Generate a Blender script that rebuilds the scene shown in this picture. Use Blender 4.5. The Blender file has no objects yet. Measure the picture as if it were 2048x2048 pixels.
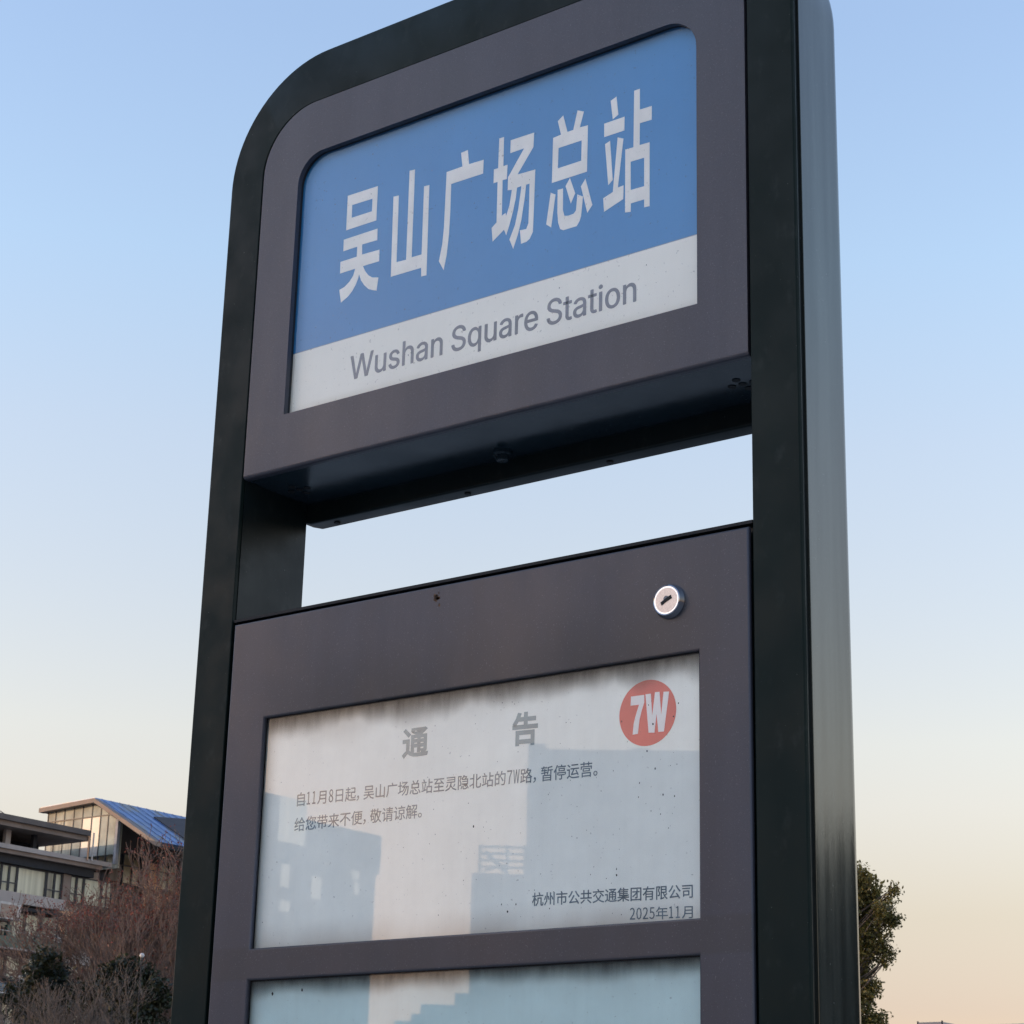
# -*- coding: utf-8 -*-
import bpy, bmesh, math, random
import numpy as np
from mathutils import Vector, Matrix, Euler
R_=math.radians
# ------------------------------------------------------------------ camera, sky, sun, exposure
scene=bpy.context.scene
col=scene.collection
GZ=2.0                                   # the sign's own zero height above the pavement
CAM=np.array([1.14416849,-1.43226115,-0.39416963+GZ]); ROT=(1.88998,-0.02458,0.6452); FPX=4178.82
cd=bpy.data.cameras.new('camera'); cam=bpy.data.objects.new('camera',cd); col.objects.link(cam)
cam.location=CAM; cam.rotation_euler=ROT; cd.sensor_width=36; cd.lens=36*FPX/2048
cd.clip_start=.05; cd.clip_end=6000; scene.camera=cam
cd.dof.use_dof=True; cd.dof.focus_distance=1.98; cd.dof.aperture_fstop=95
SUN_EL=R_(7.5); SUN_AZ=R_(-132)      # azimuth of the sun measured from +Y towards +X
world=bpy.data.worlds.new('World'); scene.world=world; world.use_nodes=True
nt=world.node_tree; nt.nodes.clear()
out=nt.nodes.new('ShaderNodeOutputWorld'); bg=nt.nodes.new('ShaderNodeBackground')
sky=nt.nodes.new('ShaderNodeTexSky'); sky.sky_type='NISHITA'; sky.sun_disc=False
sky.sun_elevation=SUN_EL; sky.sun_rotation=SUN_AZ; sky.altitude=0; sky.air_density=1.0; sky.dust_density=0.3; sky.ozone_density=1.5
bg.inputs['Strength'].default_value=.15
# the evening air is a little milkier and warmer than the clear-sky model, by height above the horizon
wtc=nt.nodes.new('ShaderNodeTexCoord'); wsp=nt.nodes.new('ShaderNodeSeparateXYZ'); nt.links.new(wtc.outputs['Generated'],wsp.inputs[0])
wr=nt.nodes.new('ShaderNodeValToRGB'); wr.color_ramp.interpolation='LINEAR'; nt.links.new(wsp.outputs[2],wr.inputs[0])
TINT=[(.087,(.462,.303,.302)),(.13,(.590,.383,.322)),(.179,(.79,.518,.425)),(.208,(.87,.58,.47)),(.276,(.92,.65,.56)),(.342,(.97,.72,.645)),(.423,(.97,.81,.765)),(.52,(.96,.815,.815)),(.80,(1.20,1.02,1.02))]
el=wr.color_ramp.elements
while len(el)<len(TINT): el.new(.5)
for e,(p_,c_) in zip(el,TINT): e.position=p_
for e,(p_,c_) in zip(el,TINT): e.color=(*[x for x in c_],1)
wm=nt.nodes.new('ShaderNodeMix'); wm.data_type='RGBA'; wm.blend_type='MULTIPLY'; wm.inputs['Factor'].default_value=1
nt.links.new(sky.outputs[0],wm.inputs['A']); nt.links.new(wr.outputs[0],wm.inputs['B']); nt.links.new(wm.outputs['Result'],bg.inputs[0])
nt.links.new(bg.outputs[0],out.inputs[0])
sd=bpy.data.lights.new('sun','SUN'); sd.energy=.45; sd.angle=R_(.5); sd.color=(1,.68,.42)
sun=bpy.data.objects.new('sun',sd); col.objects.link(sun)
sdir=Vector((math.sin(SUN_AZ)*math.cos(SUN_EL),math.cos(SUN_AZ)*math.cos(SUN_EL),math.sin(SUN_EL)))
sun.rotation_euler=sdir.to_track_quat('Z','Y').to_euler(); sun.location=sdir*60
vs=scene.view_settings; vs.view_transform='Standard'; vs.look='None'; vs.gamma=1; vs.use_curve_mapping=False; vs.exposure=2.08
scene.cycles.max_bounces=8; scene.cycles.transparent_max_bounces=12
# ------------------------------------------------------------------ helpers
rnd=random.Random(7); rng=np.random.default_rng(11)
def _rot(rx,ry,rz):
    return np.array(Euler((rx,ry,rz),'XYZ').to_matrix())
_M=_rot(*ROT)
def ray(px,py):
    v=_M@np.array([(px-1024)/FPX,-(py-1024)/FPX,-1.0]); return v/np.linalg.norm(v)
def on_x(px,py,X):                    # where the line of sight meets the vertical plane x = X
    v=ray(px,py); return CAM+(X-CAM[0])/v[0]*v
def on_y(px,py,Y):
    v=ray(px,py); return CAM+(Y-CAM[1])/v[1]*v
def on_z(px,py,Z):
    v=ray(px,py); return CAM+(Z-CAM[2])/v[2]*v
def qa(x,y): return (x*.20704,1548+y*.20704)
def qb(x,y): return (x*.20704,1748+y*.20704)

def tag(o,label=None,cat=None,group=None,kind=None):
    if label: o['label']=label
    if cat: o['category']=cat
    if group: o['group']=group
    if kind: o['kind']=kind
    return o
def empty(name,loc,label,cat,group=None):
    o=bpy.data.objects.new(name,None); col.objects.link(o); o.location=loc; o.empty_display_size=.1
    return tag(o,label,cat,group)
def put(name,me,mat,parent=None,smooth=False):
    o=bpy.data.objects.new(name,me); col.objects.link(o)
    if mat is not None:
        me.materials.clear(); me.materials.append(mat)
    if smooth:
        me.polygons.foreach_set('use_smooth',[True]*len(me.polygons))
    if parent is not None:
        o.parent=parent
        if parent.type=='EMPTY': o.matrix_parent_inverse=Matrix.Translation(-Vector(parent.location))
    return o
def mesh(verts,faces,name='mesh'):
    me=bpy.data.meshes.new(name); me.from_pydata([tuple(v) for v in verts],[],faces); me.validate(); me.update(); return me
class MB:
    def __init__(s): s.v=[];s.f=[]
    def add(s,v,f):
        b=len(s.v); s.v+= [tuple(p) for p in v]; s.f+= [tuple(b+i for i in q) for q in f]; return s
    def box(s,x0,x1,y0,y1,z0,z1):
        if x0>x1:x0,x1=x1,x0
        if y0>y1:y0,y1=y1,y0
        if z0>z1:z0,z1=z1,z0
        v=[(x0,y0,z0),(x1,y0,z0),(x1,y1,z0),(x0,y1,z0),(x0,y0,z1),(x1,y0,z1),(x1,y1,z1),(x0,y1,z1)]
        return s.add(v,[(0,3,2,1),(4,5,6,7),(0,1,5,4),(1,2,6,5),(2,3,7,6),(3,0,4,7)])
    def hexa(s,v): return s.add(v,[(0,3,2,1),(4,5,6,7),(0,1,5,4),(1,2,6,5),(2,3,7,6),(3,0,4,7)])
    def bar(s,a,b,r,n=6):
        a=np.array(a,float);b=np.array(b,float);d=b-a;d/=np.linalg.norm(d)
        u=np.cross(d,[0,0,1.]);
        if np.linalg.norm(u)<1e-3:u=np.cross(d,[1.,0,0])
        u/=np.linalg.norm(u);w=np.cross(d,u)
        ring=[math.cos(2*math.pi*i/n)*u*r+math.sin(2*math.pi*i/n)*w*r for i in range(n)]
        v=[a+q for q in ring]+[b+q for q in ring]
        return s.add(v,[(i,(i+1)%n,n+(i+1)%n,n+i) for i in range(n)]+[tuple(range(n))[::-1],tuple(range(n,2*n))])
    def prism(s,prof,y0,y1):      # polygon in x,z swept along y
        n=len(prof); v=[(x,y0,z) for x,z in prof]+[(x,y1,z) for x,z in prof]
        return s.add(v,[(i,(i+1)%n,n+(i+1)%n,n+i) for i in range(n)]+[tuple(range(n))[::-1],tuple(range(n,2*n))])
    def build(s,name,mat,parent=None,smooth=False):
        me=mesh(s.v,s.f,name)
        bm=bmesh.new(); bm.from_mesh(me); bmesh.ops.recalc_face_normals(bm,faces=bm.faces); bm.to_mesh(me); bm.free()
        return put(name,me,mat,parent,smooth)
def lathe_y(prof,cx,cz,y0,n=48):      # profile [(r, y)] round an axis along y, y grows away from the viewer
    v=[];f=[]
    for r,y in prof:
        for i in range(n):
            a=2*math.pi*i/n; v.append((cx+r*math.cos(a),y0+y,cz+r*math.sin(a)))
    m=len(prof)
    for k in range(m-1):
        for i in range(n): f.append((k*n+i,k*n+(i+1)%n,(k+1)*n+(i+1)%n,(k+1)*n+i))
    v.append((cx,y0+prof[0][1],cz)); c=len(v)-1
    for i in range(n): f.append((c,(i+1)%n,i))
    return MB().add(v,f)

# flat shapes through a filled curve: loops in (x, z), front face towards -y
def flat(name,loops,y_front,thick,mat,parent,bevel=0,offset=0,smooth=False):
    cu=bpy.data.curves.new(name,'CURVE'); cu.dimensions='2D'; cu.fill_mode='BOTH'
    cu.extrude=max(thick/2-bevel,0); cu.bevel_depth=bevel; cu.bevel_resolution=3; cu.offset=offset-bevel
    for lp in loops:
        s=cu.splines.new('POLY'); s.points.add(len(lp)-1); s.use_cyclic_u=True
        s.points.foreach_set('co',[c for x,z in lp for c in (x,z,0,1)])
    o=bpy.data.objects.new(name,cu); col.objects.link(o)
    dg=bpy.context.evaluated_depsgraph_get(); dg.update()
    me=bpy.data.meshes.new_from_object(o.evaluated_get(dg)); me.name=name
    bpy.data.objects.remove(o)
    n=len(me.vertices); c=np.empty(n*3); me.vertices.foreach_get('co',c); c=c.reshape(-1,3)
    w=np.stack([c[:,0],y_front+thick/2-c[:,2],c[:,1]],1); me.vertices.foreach_set('co',w.ravel()); me.update()
    return put(name,me,mat,parent,smooth)
def arc(cx,cz,r,a0,a1,n=14):
    return [(cx+r*math.cos(R_(a0+(a1-a0)*i/n)),cz+r*math.sin(R_(a0+(a1-a0)*i/n))) for i in range(n+1)]
def arch(hw,z0,z1,r,n=14):            # square bottom, rounded top corners
    return [(-hw,z0),(hw,z0)]+arc(hw-r,z1-r,r,0,90,n)+arc(-hw+r,z1-r,r,90,180,n)
def rect(x0,x1,z0,z1): return [(x0,z0),(x1,z0),(x1,z1),(x0,z1)]

# ------------------------------------------------------------------ materials
class Mat:
    def __init__(s,name,base,rough=.5,metal=0,ior=1.5,spec=.5):
        s.m=bpy.data.materials.new(name); s.m.use_nodes=True; s.t=s.m.node_tree
        s.b=s.t.nodes['Principled BSDF']; s.o=s.t.nodes['Material Output']
        s.b.inputs['Base Color'].default_value=(*base,1); s.b.inputs['Roughness'].default_value=rough
        s.b.inputs['Metallic'].default_value=metal; s.b.inputs['IOR'].default_value=ior
        s.b.inputs['Specular IOR Level'].default_value=spec
        s.base=base; s.c=None; s.tc=None
    def n(s,t,**k):
        x=s.t.nodes.new(t)
        for a,b in k.items(): setattr(x,a,b)
        return x
    def l(s,a,b): s.t.links.new(a,b)
    def coord(s):
        if s.tc is None: s.tc=s.n('ShaderNodeTexCoord')
        return s.tc.outputs['Object']
    def noise(s,scale,detail=4,rough=.55,stretch=(1,1,1),off=(0,0,0)):
        mp=s.n('ShaderNodeMapping'); mp.inputs['Scale'].default_value=stretch; mp.inputs['Location'].default_value=off
        s.l(s.coord(),mp.inputs[0]); t=s.n('ShaderNodeTexNoise'); t.inputs['Scale'].default_value=scale
        t.inputs['Detail'].default_value=detail; t.inputs['Roughness'].default_value=rough; s.l(mp.outputs[0],t.inputs['Vector'])
        return t.outputs['Fac']
    def ramp(s,fac,a,b,lo=0,hi=1):
        r=s.n('ShaderNodeMapRange'); r.interpolation_type='SMOOTHSTEP'
        r.inputs[1].default_value=a; r.inputs[2].default_value=b; r.inputs[3].default_value=lo; r.inputs[4].default_value=hi
        s.l(fac,r.inputs[0]); return r.outputs[0]
    def axis(s,i):
        x=s.n('ShaderNodeSeparateXYZ'); s.l(s.coord(),x.inputs[0]); return x.outputs[i]
    def math(s,op,a,b=None,c=None):
        x=s.n('ShaderNodeMath',operation=op)
        for i,v in enumerate((a,b,c)):
            if v is None: continue
            if isinstance(v,(int,float)): x.inputs[i].default_value=v
            else: s.l(v,x.inputs[i])
        return x.outputs[0]
    def cur(s):
        if s.c is None:
            q=s.n('ShaderNodeRGB'); q.outputs[0].default_value=(*s.base,1); s.c=q.outputs[0]
        return s.c
    def over(s,fac,color):
        x=s.n('ShaderNodeMix',data_type='RGBA'); s.l(s.cur(),x.inputs['A'])
        if isinstance(color,tuple): x.inputs['B'].default_value=(*color,1)
        else: s.l(color,x.inputs['B'])
        if isinstance(fac,(int,float)): x.inputs['Factor'].default_value=fac
        else: s.l(fac,x.inputs['Factor'])
        s.c=x.outputs['Result']; return s
    def vary(s,fac,lo,hi):            # multiply brightness
        x=s.n('ShaderNodeMix',data_type='RGBA',blend_type='MULTIPLY'); x.inputs['Factor'].default_value=1
        r=s.ramp(fac,.3,.7,lo,hi); s.l(s.cur(),x.inputs['A']); s.l(r,x.inputs['B']); s.c=x.outputs['Result']; return s
    def rough(s,fac,lo,hi): s.l(s.ramp(fac,.3,.7,lo,hi),s.b.inputs['Roughness']); return s
    def bump(s,fac,strength,dist):
        x=s.n('ShaderNodeBump'); x.inputs['Strength'].default_value=strength; x.inputs['Distance'].default_value=dist
        s.l(fac,x.inputs['Height']); s.l(x.outputs[0],s.b.inputs['Normal']); return s
    def done(s):
        if s.c is not None: s.l(s.c,s.b.inputs['Base Color'])
        return s.m
def plain(name,base,rough=.6,metal=0,scale=3,lo=.85,hi=1.12,spec=.5):
    m=Mat(name,base,rough,metal,spec=spec); m.vary(m.noise(scale),lo,hi); return m.done()

def paint_panel():
    m=Mat('taupe_powder_coat',(.057,.0575,.073),.42,.10)
    fine=m.noise(1400,2); big=m.noise(7,5,.6,(1,1,.5)); streak=m.noise(26,4,.6,(1,1,.12))
    m.vary(fine,.88,1.13); m.vary(big,.88,1.1); m.vary(streak,.91,1.07)
    # soot above and around the notice window
    z=m.axis(2); d=m.ramp(z,GZ+.035,GZ+.125,1,0); d2=m.ramp(z,GZ+.03,GZ+.045,0,1)
    x=m.axis(0); dx=m.ramp(m.math('ABSOLUTE',x),.20,.275,1,0)
    k=m.math('MULTIPLY',m.math('MULTIPLY',d,d2),m.math('MULTIPLY',dx,m.ramp(m.noise(14,4,.6,(1,1,.4)),.25,.7,.45,1)))
    m.over(m.math('MULTIPLY',k,.85),(.030,.029,.030))
    k3=m.math('MULTIPLY',m.ramp(z,GZ-.176,GZ-.172,1,0),m.ramp(z,GZ-.206,GZ-.202,0,1))
    m.over(m.math('MULTIPLY',k3,m.ramp(big,.3,.7,.15,.45)),(.045,.040,.038))
    # light specks in the coat
    sp=m.noise(900,0); m.over(m.math('MULTIPLY',m.ramp(sp,.76,.82),.25),(.25,.25,.27))
    m.rough(big,.36,.5); m.bump(fine,.12,.0004); return m.done()
def green_metal(name,base,r0,r1,spec,streaky=False,metal=0.0,ior=1.5):
    m=Mat(name,base,r0,metal,ior,spec)
    big=m.noise(9,4,.6,(1,1,.3)); m.vary(big,.85,1.15)
    if streaky:
        s=m.noise(60,6,.65,(1,1,.035)); s2=m.noise(22,5,.6,(1,1,.09),(3,1,0))
        m.vary(s,.7,1.3); m.vary(s2,.7,1.3)
        m.rough(m.math('MULTIPLY',m.math('ADD',s,s2),.5),r0,r1)
        m.l(m.ramp(m.math('MULTIPLY',m.math('ADD',s,s2),.5),.35,.65,spec*.80,spec*1.08),m.b.inputs['Specular IOR Level'])
    else: m.rough(m.noise(18,4),r0,r1)
    sp=m.noise(420,1); m.over(m.math('MULTIPLY',m.ramp(sp,.755,.80),.5),(.16,.17,.16))
    sp2=m.noise(60,3,.6,(1,1,.6)); m.over(m.math('MULTIPLY',m.ramp(sp2,.55,.8),.10),(.14,.15,.14))
    m.bump(m.noise(160,2,.5,(1,1,.2)),.05,.001); return m.done()
def pane_mat(name,k=.98,rough=.015,spots=True,ior=1.5,top=None):
    m=Mat(name,(1,1,1)); m.t.nodes.remove(m.b)
    tr=m.n('ShaderNodeBsdfTransparent'); gl=m.n('ShaderNodeBsdfGlossy'); gl.inputs['Roughness'].default_value=rough; gl.inputs['Color'].default_value=(.88,.98,1.0,1)
    fr=m.n('ShaderNodeFresnel'); fr.inputs['IOR'].default_value=ior
    geo=m.n('ShaderNodeNewGeometry'); front=m.math('SUBTRACT',1.0,geo.outputs['Backfacing'])
    f=m.math('MULTIPLY',m.math('MULTIPLY',fr.outputs[0],k),front)
    if spots: f=m.math('MULTIPLY',f,m.ramp(m.noise(5,5,.6,(1,1,.6)),.25,.75,.88,1.06))
    bp=m.n('ShaderNodeBump'); bp.inputs['Strength'].default_value=.06; bp.inputs['Distance'].default_value=.004
    m.l(m.noise(2.2,2,.5,(1,1,.8)),bp.inputs['Height']); m.l(bp.outputs[0],gl.inputs['Normal'])
    mx=m.n('ShaderNodeMixShader'); m.l(m.math('MINIMUM',f,1.0),mx.inputs[0]); m.l(tr.outputs[0],mx.inputs[1]); m.l(gl.outputs[0],mx.inputs[2])
    last=mx
    if spots:      # film of dirt on the outer face
        df=m.n('ShaderNodeBsdfDiffuse'); df.inputs['Color'].default_value=(.30,.29,.27,1)
        mx2=m.n('ShaderNodeMixShader'); streak=m.noise(160,6,.7,(1,1,.06)); sp=m.noise(260,2)
        d=m.math('ADD',m.ramp(streak,.35,.75,0,.012),m.math('MULTIPLY',m.ramp(sp,.68,.76),.22))
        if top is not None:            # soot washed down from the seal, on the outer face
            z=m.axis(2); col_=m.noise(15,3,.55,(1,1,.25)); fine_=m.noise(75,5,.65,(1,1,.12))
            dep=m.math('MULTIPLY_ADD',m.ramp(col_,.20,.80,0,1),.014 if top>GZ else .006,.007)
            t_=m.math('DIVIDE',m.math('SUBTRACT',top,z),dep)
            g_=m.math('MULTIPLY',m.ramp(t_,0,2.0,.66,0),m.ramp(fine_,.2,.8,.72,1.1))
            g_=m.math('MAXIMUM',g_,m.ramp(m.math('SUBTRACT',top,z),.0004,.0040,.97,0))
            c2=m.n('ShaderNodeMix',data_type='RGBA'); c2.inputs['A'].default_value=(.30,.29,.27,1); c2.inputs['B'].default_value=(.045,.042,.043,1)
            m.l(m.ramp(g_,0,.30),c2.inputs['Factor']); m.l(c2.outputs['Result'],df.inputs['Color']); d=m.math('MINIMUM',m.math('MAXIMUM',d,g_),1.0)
        m.l(m.math('MULTIPLY',d,front),mx2.inputs[0]); m.l(mx.outputs[0],mx2.inputs[1]); m.l(df.outputs[0],mx2.inputs[2]); last=mx2
    m.l(last.outputs[0],m.o.inputs[0]); return m.m

M={}
M['panel']=paint_panel()
M['trim']=green_metal('dark_green_front_trim',(.0068,.0150,.0130),.42,.6,.14)
M['side']=green_metal('weathered_green_side_metal',(.027,.033,.031),.06,.15,.49,True,.0,1.75)
M['side'].node_tree.nodes['Principled BSDF'].inputs['Specular Tint'].default_value=(.90,.88,.80,1)
M['inner']=green_metal('dark_green_cabinet_metal',(.008,.014,.015),.30,.45,.25)
M['black']=plain('black_rubber',(.006,.006,.007),.7)
M['under']=green_metal('blue_green_underside_metal',(.018,.031,.041),.13,.24,.24)
M['pane']=pane_mat('dusty_glass',top=GZ+.0450); M['lower_pane']=pane_mat('dusty_lower_glass',top=GZ-.2037); M['header_pane']=pane_mat('sun_bleached_acrylic',.80,.03)

def name_sheet_mat():
    m=Mat('sun_faded_blue_and_white_print',(.94,.92,.82),.5)
    # the straight border between the two printed colours
    z=m.axis(2); x=m.axis(0)
    e=m.math('SUBTRACT',z,m.math('MULTIPLY_ADD',x,.0066,GZ+.4297))
    st=m.math('GREATER_THAN',e,0.0)
    b=m.n('ShaderNodeMix',data_type='RGBA'); b.inputs['A'].default_value=(.036,.240,.54,1); b.inputs['B'].default_value=(.044,.255,.56,1)
    m.l(m.ramp(m.noise(4,3),.3,.7),b.inputs['Factor'])
    m.over(st,b.outputs['Result'])
    m.vary(m.noise(5,4,.6),.95,1.04)
    ln=m.math('LESS_THAN',m.math('ABSOLUTE',e),.0006); m.over(m.math('MULTIPLY',ln,.5),(.12,.15,.22))
    # yellowed lower edge and the reveal's soft shade painted along the top edge
    lo=m.math('MULTIPLY',m.ramp(z,GZ+.357,GZ+.372,1,0),m.ramp(m.noise(20,4),.25,.7,.2,1))
    m.over(m.math('MULTIPLY',lo,.5),(.42,.38,.27))
    hi=m.ramp(z,GZ+.636,GZ+.652,0,1); m.over(m.math('MULTIPLY',hi,.45),(.10,.12,.17))
    sp=m.noise(330,2); m.over(m.math('MULTIPLY',m.ramp(sp,.70,.76),.45),(.20,.20,.20))
    return m.done()
def notice_sheet_mat(z1,z0,strong,base):
    m=Mat('weathered_shaded_notice_paper',base,.55)
    z=m.axis(2); x=m.axis(0)
    m.vary(m.noise(6,4,.55),.96,1.03); m.vary(m.noise(110,6,.7,(1,1,.08)),.985,1.012); m.vary(m.noise(30,5,.7),.97,1.02)
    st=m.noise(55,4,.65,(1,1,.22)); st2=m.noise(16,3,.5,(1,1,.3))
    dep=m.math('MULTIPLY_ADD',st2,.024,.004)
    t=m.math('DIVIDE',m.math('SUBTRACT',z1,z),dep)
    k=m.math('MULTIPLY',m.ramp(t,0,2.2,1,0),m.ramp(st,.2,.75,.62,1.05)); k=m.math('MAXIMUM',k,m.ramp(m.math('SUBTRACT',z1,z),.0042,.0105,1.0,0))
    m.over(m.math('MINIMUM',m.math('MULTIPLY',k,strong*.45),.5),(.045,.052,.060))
    k2=m.math('MULTIPLY',m.ramp(z,z0,z0+.03,1,0),m.ramp(st2,.25,.7,.35,1)); m.over(m.math('MULTIPLY',k2,.5),(.36,.30,.24))
    kx=m.ramp(x,-.252,-.228,1,0); m.over(m.math('MULTIPLY',kx,.45),(.34,.33,.30))  # soft shade along the left margin painted into the sheet
    return m.done()
M['name_sheet']=name_sheet_mat()
M['notice']=notice_sheet_mat(GZ+.047,GZ-.1765,.95,(.88,.91,.84))
M['blank']=notice_sheet_mat(GZ-.203,GZ-1.1,.55,(.58,.75,.73))
M['white_ink']=plain('white_vinyl',(.92,.90,.83),.5,scale=30,lo=.94,hi=1.05)
M['grey_ink']=plain('grey_ink',(.19,.20,.235),.5,scale=40)
M['black_ink']=plain('faded_black_ink',(.105,.155,.190),.5,scale=60,lo=.8,hi=1.3)
M['title_ink']=plain('faded_grey_ink',(.23,.32,.345),.5,scale=60)
M['red_ink']=plain('faded_red_ink',(.70,.085,.075),.5,scale=40,lo=.93,hi=1.06)
M['badge_white']=plain('badge_white',(.90,.86,.84),.5)
M['chrome']=plain('chrome',(.62,.64,.68),.05,1,lo=.97,hi=1)
mm=Mat('scratched_nickel',(.60,.55,.51),.40,1); mm.vary(mm.noise(700,3),.88,1.06); M['nickel']=mm.done()
M['rust']=plain('rust',(.10,.055,.03),.9,scale=300,lo=.4,hi=1.6)
M['lockgrey']=plain('grey_metal_lock',(.10,.12,.15),.35,.6)

# ------------------------------------------------------------------ the bus stop sign
SIGN=empty('bus_stop_sign',(0,.05,0),'tall dark green bus stop sign with blue station name panel above a notice cabinet','sign')
HW=.347; TOP=GZ+.770; W=.047
def ring_at(t):                        # the path of the frame at distance t inwards from its outer edge
    hw=HW-t; top=TOP-1.266*t; r=.132-1.319*t; r=max(r,.02)
    n=22
    return [(-hw,0.0),(-hw,1.0),(-hw,top-r-.15)]+arc(-hw+r,top-r,r,180,90,n)+arc(hw-r,top-r,r,90,0,n)+[(hw,top-r-.15),(hw,1.0),(hw,0.0)]
def sweep(name,prof,mat,closed=True,smooth=True):
    rows=[[(x,y,z) for x,z in ring_at(t)] for t,y in prof]; n=len(rows[0]); k=len(rows)
    v=[p for r in rows for p in r]; f=[]
    for a in range(k if closed else k-1):
        b=(a+1)%k
        for i in range(n-1): f.append((a*n+i,a*n+i+1,b*n+i+1,b*n+i))
    o=MB().add(v,f).build(name,mat,SIGN,smooth)
    m=o.data
    m.set_sharp_from_angle(angle=R_(28)) if hasattr(m,'set_sharp_from_angle') else None
    return o
sweep('front_trim',[(W,.0045),(W,.0006),(W-.0006,0),(.0022,0),(.0008,.0008),(0,.0024),(.0004,.0042),(.0020,.0045)],M['trim'])
so=sweep('side_profile',[(W,.0990),(W,.0108),(.0003,.0108),(.0,.0112),(.0,.0122),(.0,.0742),(.0,.0750),(.0004,.0780),(.0016,.0807),(.0033,.0829),(.0055,.0843),(.0085,.0850),(.0100,.0850),(.020,.0850),(W-.010,.0855),(W-.010,.099)],M['side'])
sweep('groove_seal',[(.0024,.0046),(.0024,.0107),(.0080,.0107),(.0080,.0046)],M['inner'])
sweep('inner_profile',[(W+.0006,.0985),(W+.0006,.0050),(W+.0001,.0050),(W+.0001,.0985)],M['inner'])
# header
PHW=.2962; WHW=.2467
flat('header_panel',[arch(PHW+.0014,GZ+.3020,GZ+.7100,.070),arch(WHW,GZ+.3586,GZ+.649,.033)],-.0004,.0056,M['panel'],SIGN,.0)
lip=MB(); pr=[(-.0004,GZ+.3019)]+[(-.0004+.0034*(1-math.cos(R_(a))),GZ+.3018-.0034*math.sin(R_(a))) for a in range(0,91,15)]+[(.0075,GZ+.2984),(.0075,GZ+.3019)]
lip.add([(x,y,z) for x in (-.2976,.2976) for y,z in pr],[(i,(i+1)%len(pr),len(pr)+(i+1)%len(pr),len(pr)+i) for i in range(len(pr))]+[tuple(range(len(pr)))[::-1],tuple(range(len(pr),2*len(pr)))])
lo_=lip.build('rolled_bottom_edge',M['panel'],SIGN,True); lo_.data.set_sharp_from_angle(angle=R_(40))
hb=MB(); hb.box(-.2990,.2990,.0078,.1000,GZ+.2990,GZ+.3015); hb.box(-.2990,.2990,.0085,.0100,GZ+.3015,GZ+.352); hb.build('header_box_underside',M['under'],SIGN)
flat('header_back_cover',[[(-.3168,GZ+.2925),(-.3150,GZ+.2868),(-.3085,GZ+.2815),(-.296,GZ+.2777),(.298,GZ+.2777),(.318,GZ+.30),(.318,GZ+.74),(-.318,GZ+.74)]],.1002,.022,M['inner'],SIGN,.0025)
rb=flat('reveal_gasket',[arch(WHW+.004,GZ+.3546,GZ+.653,.036),arch(WHW+.0002,GZ+.3584,GZ+.6492,.033)],.0054,.0030,M['black'],SIGN)
sheet=flat('station_name_sheet',[arch(WHW+.003,GZ+.3556,GZ+.652,.035)],.0092,.001,M['name_sheet'],SIGN)
flat('glass_pane',[arch(WHW+.0005,GZ+.3582,GZ+.6495,.033)],.0055,.002,M['header_pane'],SIGN)
INK=.0090                              # y of the prints, just in front of the sheet
def strokes(name,org,k,loops,mat,parent,y=INK):
    lp=[]
    for L in loops: lp.append([(lambda q:(q[0],q[2]))(on_y(org[0]+x*k,org[1]+yy*k,y)) for x,yy in L])
    return flat(name,lp,y,.0001,mat,parent)
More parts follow.
